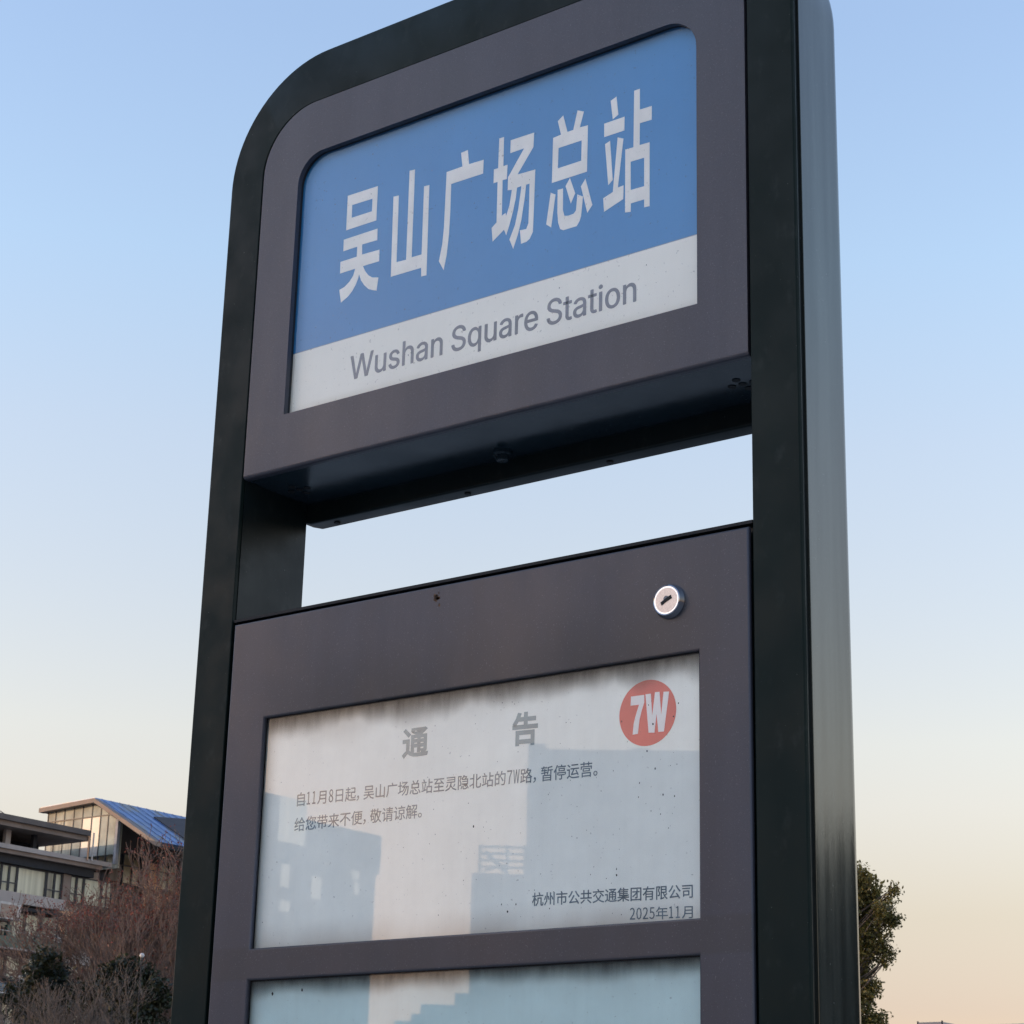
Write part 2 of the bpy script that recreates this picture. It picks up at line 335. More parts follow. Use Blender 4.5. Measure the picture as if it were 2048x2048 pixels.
CH=[((660,360),.13453,[[(265,235),(712,90),(688,600),(240,748)],[(330,372),(632,277),(623,465),(322,562)],
 [(205,888),(706,722),(702,893),(478,958),(476,1108),(735,1035),(730,1207),(490,1280),(520,1350),(570,1415),(625,1448),(718,1448),(692,1643),(640,1638),(570,1620),(510,1565),(460,1490),(432,1400),(415,1470),(380,1560),(330,1650),(265,1735),(162,1822),(138,1635),(215,1590),(290,1510),(345,1420),(375,1318),(150,1390),(155,1218),(398,1140),(405,990),(198,1060)]]),
((760,300),.13456,[[(200,693),(280,675),(245,1668),(388,1630),(440,308),(520,290),(470,1595),(618,1552),(655,540),(733,520),(690,1862),(612,1880),(612,1750),(160,1885)]]),
((760,300),.13456,[[(1205,42),(1305,0),(1323,210),(1540,145),(1532,350),(1058,505),(1045,900),(1025,1250),(990,1560),(945,1785),(875,1655),(925,1400),(950,1150),(965,850),(990,328),(1225,245)]]),
((970,240),.1397,[[(205,265),(272,242),(262,660),(322,640),(312,845),(252,860),(240,1370),(295,1330),(303,1375),(350,1220),(385,1000),(325,1005),(330,820),(560,405),(362,475),(368,290),(703,180),(693,385),(465,780),(720,708),(700,1250),(685,1600),(640,1700),(590,1745),(515,1772),(500,1580),(590,1560),(620,1480),(630,1250),(638,910),(588,925),(570,1100),(520,1430),(470,1640),(403,1845),(350,1712),(430,1500),(475,1280),(515,1000),(520,945),(458,968),(440,1120),(400,1310),(350,1500),(303,1650),(272,1570),(108,1740),(95,1545),(165,1465),(180,885),(122,905),(128,708),(188,690)]]),
((1080,210),.13453,[[(265,240),(345,155),(408,400),(495,370),(558,80),(652,97),(592,333),(712,300),(698,990),(176,1160),(195,490),(312,440)],[(275,640),(620,525),(612,828),(265,942)],
 [(380,1205),(445,1085),(523,1312),(457,1465)],[(608,1210),(675,1095),(778,1485),(703,1602)],[(158,1305),(230,1330),(165,1822),(92,1775)],
 [(262,1262),(342,1240),(340,1560),(362,1648),(420,1645),(500,1615),(535,1565),(555,1330),(638,1360),(610,1650),(590,1720),(545,1800),(345,1862),(300,1845),(270,1750),(258,1600)]]),
((1200,170),.13453,[[(158,235),(245,172),(272,440),(190,510)],[(62,575),(365,470),(362,675),(62,775)],[(75,880),(150,828),(188,1410),(122,1490)],
 [(262,780),(348,795),(265,1525),(350,1490),(345,1695),(60,1885),(47,1685),(190,1590)],
 [(508,85),(592,55),(592,365),(770,310),(768,515),(592,568),(588,893),(737,850),(737,1800),(656,1818),(656,1700),(458,1760),(456,1885),(372,1895),(375,960),(497,925)],[(456,1140),(656,1080),(656,1505),(456,1560)]])]
for org,k,lp in CH: strokes('printed_character',org,k,lp,M['white_ink'],sheet)

GLYPHS={'LS':'224,-9,202,-8,182,-6,162,-2,144,3,128,9,112,17,98,26,85,36,74,48,64,60,56,74,49,88,44,103,40,120,38,137,104,137,106,125,109,115,112,105,117,96,123,88,130,80,138,74,147,68,156,63,166,59,177,55,188,53,200,51,212,50,224,49,237,50,250,51,263,53,275,56,286,60,296,65,306,71,315,77,323,84,329,92,335,100,340,109,343,119,345,129,346,139,345,149,343,157,341,165,337,172,332,179,326,185,320,190,313,195,305,200,296,205,245,222,184,239,160,247,138,256,118,266,101,277,86,289,74,303,64,318,57,335,53,353,52,372,53,389,56,405,60,420,67,434,75,448,85,460,96,471,109,481,122,490,138,498,154,504,171,509,189,513,208,515,227,516,247,515,266,513,283,509,300,504,316,498,331,490,344,481,357,471,367,461,377,449,385,436,392,422,396,408,399,393,401,378,337,378,335,393,330,406,323,418,313,428,302,437,289,445,275,451,259,455,243,458,225,459,212,458,200,457,188,455,178,452,167,448,158,443,149,438,141,432,135,425,129,418,124,411,120,402,117,394,116,385,115,376,116,366,118,356,121,348,125,340,131,334,138,327,145,322,152,317,161,312,169,308,212,293,264,279,312,264,359,238,367,231,375,224,382,215,389,207,395,198,399,187,403,177,406,165,408,152,408,139,407,122,405,107,400,92,394,77,386,64,377,51,366,39,353,28,339,19,323,11,306,4,288,-2,268,-6,246,-8',
'LW':'155,0,16,509,82,509,163,196,175,145,187,94,197,40,189,40,200,94,211,145,224,196,306,509,380,509,462,196,474,145,486,94,497,40,488,40,499,94,510,145,523,196,603,509,670,509,530,0,455,0,368,323,351,391,336,475,350,475,335,395,318,323,230,0',
'La':'160,-9,146,-8,132,-6,119,-4,106,0,94,5,83,11,73,18,63,26,55,35,48,45,41,55,37,67,33,80,31,93,30,108,31,120,32,132,35,143,39,152,43,161,49,169,55,176,62,182,69,188,78,193,125,211,178,220,234,227,265,235,269,238,272,241,274,245,275,249,276,255,276,257,275,266,274,274,272,282,270,290,267,297,263,303,258,309,253,314,247,318,240,322,232,325,224,328,215,329,206,330,196,331,185,330,175,329,166,328,157,325,149,322,118,301,100,274,41,291,47,304,53,317,61,328,69,337,79,346,88,354,99,360,110,366,121,371,133,375,145,379,157,381,169,383,182,384,194,384,239,379,286,360,294,354,302,347,310,339,316,330,322,320,327,309,331,297,334,283,336,268,337,251,337,0,277,0,277,52,272,52,252,25,215,1,206,-2,195,-5,184,-7,172,-8|170,45,184,46,196,48,207,50,218,54,228,59,237,64,245,71,252,78,258,85,263,93,268,102,271,111,274,119,275,129,276,138,276,190,259,182,231,176,200,171,175,168,134,159,127,156,120,152,114,148,108,144,103,139,99,134,96,128,94,121,92,113,92,105,92,97,93,90,95,84,98,78,102,72,106,67,111,63,117,59,123,55,130,52',
'Le':'212,-8,191,-7,170,-4,151,1,133,8,117,16,102,27,88,39,76,53,65,68,56,85,48,103,42,122,38,143,35,164,34,187,35,210,38,231,42,252,48,271,55,290,64,307,75,322,87,336,100,349,115,359,131,368,148,375,166,380,185,383,205,384,218,384,230,383,242,381,254,378,266,374,277,369,289,364,299,357,309,349,319,341,328,331,337,321,344,309,351,296,357,282,362,267,366,250,369,233,371,214,371,194,371,169,97,169,97,161,98,146,101,132,105,118,110,106,117,95,124,85,132,76,141,68,151,61,162,56,173,52,186,49,199,47,212,46,254,53,285,73,306,105,365,91,361,79,356,68,350,58,343,48,335,39,326,31,316,23,306,16,295,10,283,4,270,0,256,-4,242,-6,227,-8|309,221,308,231,305,244,302,257,298,269,292,280,286,290,279,299,271,307,263,314,253,320,242,324,231,328,218,329,205,330,192,329,179,327,167,324,156,319,146,313,137,306,129,298,121,290,115,280,109,270,104,259,101,247,98,235,96,223',
'Lh':'114,227,114,0,53,0,53,509,114,509,114,287,102,287,110,307,119,324,129,339,140,352,152,362,165,370,180,376,195,381,211,384,227,384,242,384,257,382,270,379,283,374,295,369,306,362,316,353,326,344,334,333,341,321,347,307,351,293,354,276,356,259,357,240,357,0,296,0,296,235,295,252,292,268,288,281,281,294,273,304,263,313,252,320,239,325,225,328,210,329,199,329,189,327,179,325,170,322,161,317,152,312,145,306,138,299,132,291,126,283,122,273,118,263,116,252,114,240',
'Li':'53,0,53,379,114,379,114,0|84,443,77,443,71,445,65,447,59,450,54,455,49,460,46,465,43,471,42,477,41,483,42,490,43,496,46,502,49,507,54,512,59,516,65,519,71,522,77,523,84,524,91,523,97,522,103,519,109,516,114,512,118,507,122,502,124,496,126,490,126,483,126,477,124,471,122,465,118,460,114,455,109,450,103,447,97,445,91,443',
'Ln':'114,227,114,0,53,0,53,379,112,379,112,287,102,287,110,307,119,324,129,339,140,352,152,362,165,370,180,376,195,381,211,384,227,384,242,384,257,382,270,379,283,374,295,369,306,362,316,353,325,344,333,333,341,321,347,307,351,293,354,276,356,259,357,240,357,0,296,0,296,235,295,252,292,268,288,281,281,294,273,304,263,313,252,320,239,325,225,328,210,329,199,329,189,327,179,325,170,322,161,317,152,312,145,306,138,299,132,291,126,283,122,273,118,263,116,252,114,240',
'Lo':'207,-8,187,-7,168,-4,150,1,133,8,117,16,102,27,88,39,76,53,65,68,56,85,48,103,42,123,38,143,35,165,34,187,35,211,38,233,42,253,48,273,56,291,65,308,76,323,88,337,102,349,117,360,133,369,150,376,168,380,187,383,207,384,228,383,247,380,265,376,282,369,299,360,314,349,327,337,339,323,350,308,359,291,367,273,373,253,378,233,380,211,381,187,380,165,378,143,373,123,367,103,359,85,350,68,339,53,327,39,314,27,299,16,282,8,265,1,247,-4,228,-7|207,46,222,47,236,50,248,53,260,59,270,66,280,74,288,83,295,94,302,105,307,117,311,131,315,144,317,158,319,173,319,187,319,202,317,217,315,231,311,245,307,258,302,271,295,282,288,292,280,302,270,310,260,317,248,323,236,327,222,329,207,330,193,329,179,327,167,323,155,317,145,310,136,302,127,292,120,282,114,271,108,258,104,245,101,231,98,217,97,203,96,187,97,173,98,158,101,144,104,131,108,117,114,105,120,94,127,83,136,74,145,66,155,59,167,53,179,50,193,47',
'Lq':'372,-143,311,-143,311,59,306,59,287,31,252,4,243,-1,233,-4,221,-6,209,-8,195,-8,177,-7,159,-4,142,1,126,7,111,16,98,27,85,39,74,52,63,68,55,84,47,103,42,122,37,143,35,165,34,189,35,212,37,234,42,255,47,274,55,293,64,309,74,325,85,338,98,350,112,361,127,369,143,376,159,381,177,383,196,384,209,384,222,383,233,380,244,377,253,373,287,346,307,319,313,319,313,379,372,379|205,47,218,47,230,50,242,53,253,58,263,65,272,73,280,82,288,92,294,103,299,115,304,128,307,142,310,157,311,173,312,189,311,206,310,221,307,236,304,250,300,263,294,275,288,286,281,296,273,304,263,312,253,318,242,323,231,327,218,329,205,330,191,329,178,327,166,323,155,318,145,311,135,303,127,294,120,284,114,273,108,261,104,248,101,234,98,220,97,205,96,189,97,174,98,158,101,144,104,130,109,117,114,104,120,93,128,83,136,74,145,66,155,59,166,54,178,50,191,48',
'Lr':'53,0,53,379,112,379,112,321,115,321,120,332,126,342,134,351,142,360,152,367,163,374,175,378,187,382,200,384,213,385,229,384,243,384,243,322,230,324,207,326,196,325,186,324,177,322,168,319,159,315,151,310,144,304,137,298,131,291,126,284,121,275,118,267,116,257,114,247,114,237,114,0',
'Ls':'182,-8,167,-8,152,-6,138,-4,125,-1,112,3,100,9,89,15,79,21,70,29,62,38,54,47,48,58,43,69,39,81,36,94,94,107,98,95,102,84,108,75,116,67,124,60,134,55,144,51,156,48,168,46,181,45,196,46,210,48,223,51,234,56,244,62,253,69,260,77,264,85,267,94,268,103,267,110,266,118,263,124,259,130,254,136,248,141,241,145,232,149,223,152,212,155,149,170,130,175,112,182,97,190,83,198,72,208,63,219,56,231,51,244,48,258,47,274,48,287,50,299,53,310,58,321,65,332,73,341,82,350,92,357,103,364,115,370,128,375,142,379,156,382,171,384,187,384,202,384,216,383,230,380,242,377,254,372,265,367,274,361,283,355,292,347,299,339,305,330,311,321,316,311,320,301,324,290,268,277,265,286,261,294,256,301,250,309,243,316,234,322,225,326,214,330,201,332,187,333,174,332,162,330,151,327,140,322,131,317,123,310,117,303,112,295,109,286,109,277,109,269,111,262,114,255,118,249,124,243,131,238,139,234,149,230,159,226,172,223,229,209,249,204,267,197,282,190,295,181,306,171,315,161,322,149,327,136,330,122,331,107,330,93,328,81,324,69,319,58,312,47,304,37,295,28,284,20,273,13,260,6,246,1,231,-3,216,-6,199,-8',
'Lt':'204,379,204,327,6,327,6,379|65,471,126,471,126,98,126,88,128,80,130,73,132,66,136,61,141,57,146,54,153,52,161,50,170,50,185,51,202,54,213,2,192,-3,168,-4,150,-3,133,0,117,5,104,12,92,21,82,32,75,45,69,59,66,75,65,93',
'Lu':'182,-5,167,-4,153,-3,140,1,127,5,115,11,104,18,94,26,84,36,76,47,69,59,63,72,59,87,55,103,53,120,53,139,53,379,114,379,114,144,115,127,117,112,122,98,129,86,137,75,147,66,158,59,171,54,185,51,200,50,211,51,221,52,231,54,240,58,249,62,257,67,265,73,272,80,278,88,283,97,288,106,291,117,294,128,296,140,296,153,296,379,357,379,357,0,298,0,298,92,307,92,300,72,291,54,281,39,269,27,257,17,244,9,230,3,215,-2,199,-4',
'0':'97,-5,156,29,177,129,156,229,97,261,39,229,18,129,39,29|97,21,62,47,48,129,62,211,97,236,133,211,146,129,133,47',
'1':'31,0,172,0,172,27,120,27,120,257,96,257,72,246,42,238,42,218,88,218,88,27,31,27',
'2':'15,0,177,0,177,28,106,28,64,25,137,108,165,186,144,241,90,261,47,251,14,224,33,206,57,227,86,235,121,221,133,185,104,112,15,19',
'5':'92,-5,150,18,176,83,153,146,98,165,78,163,60,155,67,229,163,229,163,257,39,257,30,137,47,126,68,137,90,141,129,126,143,83,127,38,89,22,51,31,26,50,9,29,42,6',
'7':'69,0,103,0,119,127,178,237,178,257,17,257,17,229,142,229,88,125',
'8':'98,-5,156,15,178,62,165,104,135,129,135,131,158,156,169,193,150,242,99,261,49,243,28,195,39,161,63,136,63,135,31,107,16,64,39,15|116,139,75,160,57,195,69,225,98,237,130,224,142,191,135,164|98,19,60,33,44,67,54,100,80,125,127,101,148,63,134,31',
'W':'63,0,102,0,140,155,153,213,154,213,167,155,206,0,245,0,298,257,267,257,239,117,225,34,223,34,205,117,169,257,140,257,104,117,86,34,85,34,69,117,42,257,9,257',
'。':'68,85,30,70,15,32,30,-6,68,-21,106,-6,121,32,106,70|68,-4,43,7,33,32,43,57,68,68,93,57,104,32,93,7',
'不':'196,167,262,119,315,71,336,91,281,138,215,184|24,270,24,243,180,243,111,156,15,89,33,66,102,112,161,168,161,-27,189,-27,189,204,214,243,326,243,326,270',
'交':'111,209,72,170,25,137,45,118,93,155,137,199|216,194,267,155,306,116,328,134,287,172,237,209|123,148,100,140,125,93,157,53,94,18,16,-5,33,-29,111,-3,176,36,239,-2,319,-26,335,-2,258,19,196,53,229,93,255,142,228,150,206,106,176,70,146,106|146,289,170,245,23,245,23,220,326,220,326,245,181,245,197,252,171,297',
'便':'124,221,124,88,208,88,200,61,184,37,157,56,137,79,114,71,137,43,165,21,135,5,94,-7,110,-29,155,-13,188,8,250,-14,324,-26,340,-1,267,8,207,26,225,56,234,88,319,88,319,221,236,221,236,250,332,250,332,274,115,274,115,250,210,250,210,221|149,145,210,145,210,127,210,108,149,108|236,145,294,145,294,108,236,108,236,127|149,200,210,200,210,165,149,165|236,200,294,200,294,165,236,165|90,293,57,216,12,153,28,127,56,165,56,-27,81,-27,81,208,115,286',
'停':'164,202,278,202,278,173,164,173|139,221,139,154,304,154,304,221|108,132,108,75,131,75,131,110,309,110,309,75,333,75,333,132|197,289,211,263,114,263,114,240,333,240,333,263,239,263,221,296|139,84,139,63,208,63,208,2,207,-3,201,-4,155,-4,164,-27,198,-26,220,-23,231,-15,234,1,234,63,301,63,301,84|92,293,57,217,11,154,26,128,56,166,56,-28,80,-28,80,206,116,286',
'公':'113,284,73,209,18,150,42,131,98,195,141,276|233,287,207,276,258,196,315,131,338,153,280,213|56,-5,101,2,273,14,297,-26,323,-12,286,46,238,107,214,96,257,38,93,29,145,97,192,175,163,187,115,104,78,52,61,32,46,23',
'共':'206,53,303,-28,327,-12,229,66|115,65,74,25,22,-10,42,-28,96,9,143,55|31,220,31,195,98,195,98,111,17,111,17,86,335,86,335,111,252,111,252,195,322,195,322,220,252,220,252,291,225,291,225,220,125,220,125,291,98,291,98,220|125,111,125,195,225,195,225,111',
'北':'12,43,24,17,113,54,113,-25,139,-25,139,288,113,288,113,205,22,205,22,179,113,179,113,81|312,234,273,202,225,171,225,287,198,287,198,28,207,-10,241,-20,297,-20,331,-1,341,67,316,79,311,21,295,6,243,6,228,10,225,28,225,144,281,176,332,211',
'司':'33,209,33,186,244,186,244,209|31,272,31,246,284,246,284,12,282,5,276,3,220,3,229,-26,269,-25,295,-21,308,-10,311,11,311,272|81,125,194,125,194,60,81,60|56,148,56,10,81,10,81,36,220,36,220,148',
'吴':'83,255,264,255,264,204,83,204|57,279,57,180,291,180,291,279|41,148,41,124,160,124,154,86,19,86,19,63,147,63,105,19,15,-6,28,-28,129,4,175,63,226,0,319,-28,334,-4,249,16,201,63,331,63,331,86,181,86,186,124,311,124,311,148',
'告':'87,291,61,233,26,186,49,172,83,220,169,220,169,164,21,164,21,140,330,140,330,164,196,164,196,220,304,220,304,244,196,244,196,294,169,294,169,244,96,244,113,285|65,105,65,-31,91,-31,91,-11,262,-11,262,-30,289,-30,289,105|91,13,91,81,262,81,262,13',
'团':'29,279,29,-28,56,-28,56,-13,293,-13,293,-28,321,-28,321,279|56,11,56,255,293,255,293,11|193,240,193,195,79,195,79,172,184,172,133,118,74,77,91,59,144,95,193,141,193,60,191,56,187,55,151,55,160,31,206,35,216,44,218,60,218,172,272,172,272,195,218,195,218,240',
'场':'144,152,174,156,199,156,170,104,127,65,123,85,85,71,85,184,124,184,124,209,85,209,85,290,61,290,61,209,18,209,18,184,61,184,61,62,13,45,21,19,128,61,127,64,146,49,192,95,224,156,254,156,207,57,133,-13,153,-28,229,48,278,156,302,156,291,45,279,4,267,-1,233,0,240,-25,278,-25,291,-21,301,-13,317,37,328,168,329,181,188,181,242,219,297,265,278,280,272,278,131,278,131,253,244,253,199,216,168,194,133,177',
'山':'38,221,38,-1,286,-1,286,-27,313,-27,313,222,286,222,286,26,188,26,188,290,161,290,161,26,65,26,65,221',
'州':'83,288,83,180,73,82,20,-7,39,-27,97,71,109,180,109,288|183,280,183,-4,209,-4,209,280|287,289,287,-24,313,-24,313,289|43,208,31,159,10,115,33,105,53,151,66,201|117,194,134,147,144,105,167,115,156,156,139,202|216,195,239,150,255,108,277,119,261,161,237,205',
'市':'145,289,168,243,18,243,18,217,160,217,160,169,52,169,52,13,78,13,78,144,160,144,160,-27,187,-27,187,144,275,144,275,46,273,41,267,39,216,40,225,14,262,15,287,19,299,28,302,46,302,169,187,169,187,217,333,217,333,243,193,243,198,244,170,297',
'带':'27,176,27,105,53,105,53,154,160,154,160,114,65,114,65,4,92,4,92,91,160,91,160,-28,187,-28,187,91,264,91,264,32,263,27,258,26,219,27,228,4,278,8,288,16,291,32,291,114,187,114,187,154,297,154,297,105,324,105,324,176|251,292,251,252,187,252,187,292,161,292,161,252,101,252,101,292,75,292,75,252,18,252,18,229,75,229,75,194,101,194,101,229,161,229,161,194,187,194,187,229,251,229,251,193,277,193,277,229,333,229,333,252,277,252,277,292',
'年':'17,78,17,53,179,53,179,-28,206,-28,206,53,334,53,334,78,206,78,206,148,310,148,310,173,206,173,206,227,318,227,318,252,107,252,124,289,97,296,64,228,18,174,40,157,68,188,94,227,179,227,179,173,75,173,75,78|101,78,101,148,179,148,179,78',
'广':'164,289,181,241,50,241,50,140,44,63,14,-13,35,-32,70,53,78,140,78,215,330,215,330,241,198,241,210,244,191,294',
'总':'266,75,295,35,314,-4,335,10,315,48,286,86|144,94,179,66,207,36,227,53,198,81,163,109|98,84,98,12,109,-17,151,-24,230,-24,263,-14,275,26,250,35,244,6,228,0,152,0,131,2,126,12,126,84|48,79,35,38,15,3,39,-8,60,30,73,74|93,199,258,199,258,137,93,137|65,223,65,112,287,112,287,223,230,223,266,283,239,294,201,223,130,223,150,234,135,263,112,293,90,282,111,252,125,223',
'您':'164,197,145,162,119,132,139,117,166,150,188,191|216,226,216,123,210,118,175,118,183,96,229,99,239,108,241,123,241,226|261,188,286,152,304,117,326,129,308,162,282,198|92,75,92,14,102,-14,145,-21,229,-21,264,-11,275,34,251,44,246,10,227,3,146,3,123,5,118,15,118,75|145,91,174,59,195,29,216,42,195,72,165,102|269,71,292,29,306,-9,331,0,316,39,292,80|53,74,37,35,17,-2,41,-14,60,24,76,64|164,294,140,246,108,208,127,191,165,238,297,238,280,204,302,199,331,257,313,262,308,261,177,261,188,288|96,295,59,238,12,193,29,172,63,206,63,94,89,94,89,237,120,287',
'敬':'124,294,124,259,85,259,85,294,62,294,62,259,17,259,17,237,62,237,62,213,85,213,85,237,124,237,124,207,148,207,148,237,190,237,190,259,148,259,148,294|220,293,203,221,176,160,177,179,177,191,71,191,77,209,52,215,34,169,8,131,29,114,39,127,39,22,59,22,59,42,121,42,121,141,48,141,62,168,152,168,144,46,133,2,121,-3,85,-2,92,-26,132,-26,145,-22,155,-13,167,29,175,139,187,128,204,156,219,105,239,61,205,23,160,-5,175,-29,219,0,254,36,284,0,322,-28,341,-6,301,22,269,60,295,124,312,204,335,204,335,228,232,228,246,289|59,120,100,120,100,63,59,63|225,204,284,204,273,140,254,87,234,137,221,192',
'日':'89,123,263,123,263,25,89,25|89,149,89,244,263,244,263,149|62,270,62,-24,89,-24,89,-1,263,-1,263,-22,291,-22,291,270',
'暂':'198,271,198,218,194,171,173,123,193,110,213,150,220,194,268,194,268,111,292,111,292,194,333,194,333,215,221,215,221,218,221,253,276,259,324,270,309,289,258,278|86,34,264,34,264,5,86,5|86,54,86,82,264,82,264,54|61,103,61,-28,86,-28,86,-16,264,-16,264,-27,290,-27,290,103|19,155,21,133,102,141,102,110,126,110,126,144,180,150,180,170,126,165,126,191,182,191,182,213,126,213,126,235,102,235,102,213,57,213,85,250,181,250,181,271,98,271,108,288,82,295,70,271,19,271,19,250,58,250,41,225,23,210,31,186,60,191,102,191,102,162',
'月':'72,276,72,168,63,77,10,-9,30,-28,70,23,91,81,260,81,260,11,258,3,249,1,183,1,195,-27,241,-26,269,-21,283,-11,287,11,287,276|99,250,260,250,260,191,99,191|99,166,260,166,260,107,95,107',
'有':'137,294,121,249,22,249,22,224,111,224,70,159,14,106,31,86,62,112,89,142,89,-28,115,-28,115,42,262,42,262,5,260,0,254,-2,203,-2,212,-27,249,-27,273,-23,285,-13,288,5,288,183,118,183,139,224,329,224,329,249,150,249,164,288|115,101,262,101,262,64,115,64|115,124,115,160,262,160,262,124',
'来':'265,220,229,150,252,142,292,212|65,210,84,175,97,143,121,153,108,185,88,218|161,294,161,252,36,252,36,227,161,227,161,139,20,139,20,113,143,113,83,53,12,9,31,-13,101,34,161,99,161,-28,189,-28,189,100,250,34,320,-14,339,8,267,53,207,113,331,113,331,139,189,139,189,227,316,227,316,252,189,252,189,294',
'杭':'141,232,141,207,332,207,332,232|196,290,220,235,246,244,220,297|70,295,70,220,18,220,18,195,67,195,43,126,11,70,25,46,49,88,70,142,70,-27,94,-27,94,147,126,93,142,115,94,182,94,195,130,195,130,220,94,220,94,295|168,172,168,107,158,47,110,-11,128,-30,181,35,194,107,194,147,259,147,259,17,261,-8,267,-18,287,-25,306,-25,325,-21,335,-4,338,46,318,57,317,12,313,0,305,-2,294,-2,287,0,285,16,285,172',
'灵':'73,125,58,92,37,63,59,50,81,81,96,116|278,126,244,61,263,49,301,113|163,145,132,47,14,-8,28,-30,127,6,174,64,232,4,322,-27,338,-3,239,28,183,95,191,145|48,280,48,256,269,256,269,226,63,226,63,206,269,206,269,176,48,176,48,152,294,152,294,280',
'的':'193,148,247,66,269,80,214,160|84,295,70,238,30,238,30,-19,55,-19,55,9,152,9,152,238,94,238,112,290|55,214,128,214,128,140,55,140|55,33,55,117,128,117,128,33|209,296,187,225,155,168,177,153,210,215,300,215,292,64,279,8,272,4,264,2,211,5,220,-21,272,-21,288,-17,301,-7,316,56,325,225,325,239,220,239,235,290',
'站':'20,228,20,204,157,204,157,228|34,184,45,119,51,58,73,62,55,188|61,285,85,232,109,240,84,292|116,192,106,119,92,50,16,33,23,7,155,41,153,65,115,56,140,187|164,127,164,-28,189,-28,189,-11,295,-11,295,-26,321,-26,321,127,247,127,247,196,336,196,336,222,247,222,247,294,220,294,220,127|189,14,189,102,295,102,295,14',
'给':'15,19,20,-7,136,22,134,45|21,148,77,159,42,112,27,96,15,89,23,64,47,72,132,89,132,112,61,99,101,151,138,208,115,222,92,182,48,178,78,228,104,282,78,294,53,233,32,195,22,181,12,174|221,293,184,222,126,165,145,146,174,171,174,155,285,155,285,176,316,151,335,172,283,216,242,276,246,287|282,179,183,179,209,212,231,250,254,212|157,116,157,-29,183,-29,183,-10,274,-10,274,-28,300,-28,300,116|183,14,183,92,274,92,274,14',
'自':'84,144,271,144,271,92,84,92|84,169,84,221,271,221,271,169|84,68,271,68,271,16,84,16|159,295,146,246,57,246,57,-28,84,-28,84,-9,271,-9,271,-27,299,-27,299,246,172,246,190,291',
'至':'51,148,96,153,274,162,296,137,319,153,278,194,229,235,208,221,252,184,89,178,155,250,321,250,321,275,27,275,27,250,120,250,67,190,43,174|161,145,161,100,50,100,50,75,161,75,161,11,19,11,19,-14,332,-14,332,11,188,11,188,75,303,75,303,100,188,100,188,145',
'营':'109,144,244,144,244,112,109,112|84,162,84,93,270,93,270,162|32,206,32,138,56,138,56,185,296,185,296,138,321,138,321,206|59,71,59,-29,84,-29,84,-15,271,-15,271,-28,297,-28,297,71|84,7,84,48,271,48,271,7|224,294,224,265,125,265,125,294,99,294,99,265,22,265,22,241,99,241,99,216,125,216,125,241,224,241,224,216,250,216,250,241,329,241,329,265,250,265,250,294',
'解':'92,185,92,142,61,142,61,185|111,185,143,185,143,142,111,142|56,205,74,242,120,242,104,205|66,294,44,233,11,183,31,167,38,177,38,112,34,47,12,-17,32,-29,49,11,57,55,92,55,92,-9,111,-9,111,55,143,55,143,2,138,-2,112,-2,119,-25,155,-20,163,-12,165,2,165,205,128,205,150,254,134,264,130,263,82,263,90,289|92,122,92,76,60,76,61,112,61,122|111,122,143,122,143,76,111,76|205,161,192,118,173,82,193,71,211,105,250,105,250,63,179,63,179,40,250,40,250,-28,275,-28,275,40,336,40,336,63,275,63,275,105,327,105,327,129,275,129,275,162,250,162,250,129,220,129,227,157|179,276,179,254,227,254,210,209,171,177,186,159,231,198,251,254,302,254,298,210,293,192,283,189,251,190,257,169,294,168,305,171,313,177,321,203,326,266,326,276',
'请':'37,270,90,216,107,235,54,286|15,184,15,159,67,159,67,31,61,12,50,1,64,-22,138,39,129,61,92,34,92,184|173,74,283,74,283,46,173,46|173,93,173,120,283,120,283,93|215,294,215,267,134,267,134,246,215,246,215,224,143,224,143,205,215,205,215,181,123,181,123,160,336,160,336,181,241,181,241,205,315,205,315,224,241,224,241,246,325,246,325,267,241,267,241,294|148,140,148,-28,173,-28,173,26,283,26,283,2,281,-3,277,-4,237,-4,245,-27,295,-22,305,-14,308,1,308,140',
'谅':'35,270,88,215,105,234,51,286|178,179,286,179,286,124,178,124|171,84,148,44,121,9,141,-6,169,32,194,77|269,74,312,-4,334,6,290,83|15,184,15,159,63,159,63,37,57,17,46,5,61,-19,134,46,123,67,89,39,89,184|208,288,223,255,136,255,136,230,331,230,331,255,252,255,232,296|153,201,153,102,220,102,220,2,219,-2,214,-3,175,-3,184,-27,233,-22,243,-14,246,2,246,102,313,102,313,201',
'起':'35,136,29,48,9,-19,32,-31,44,2,53,41,105,-7,194,-19,329,-19,340,7,194,6,150,8,115,16,115,88,172,88,172,111,115,111,115,163,175,163,175,187,109,187,109,231,167,231,167,255,109,255,109,294,84,294,84,255,26,255,26,231,84,231,84,187,17,187,17,163,91,163,91,30,71,52,57,85,60,134|192,181,192,66,201,36,235,29,296,29,327,41,337,91,313,102,309,61,294,53,237,53,221,55,217,66,217,157,292,157,292,148,317,148,317,277,188,277,188,254,292,254,292,181',
'路':'55,256,121,256,121,195,55,195|13,15,18,-11,153,22,151,46,105,35,105,98,142,98,154,80,175,90,175,-27,200,-27,200,-14,288,-14,288,-26,313,-26,313,90,324,84,341,106,297,129,260,158,290,201,312,252,296,259,291,258,223,258,234,288,209,294,182,234,145,186,145,279,31,279,31,172,81,172,81,29,54,23,54,139,31,139,31,18|200,9,200,76,288,76,288,9|279,235,263,204,243,176,209,229,212,235|191,99,244,141,268,119,296,99|228,159,190,127,148,104,148,121,105,121,105,172,145,172,145,183,164,167,195,207',
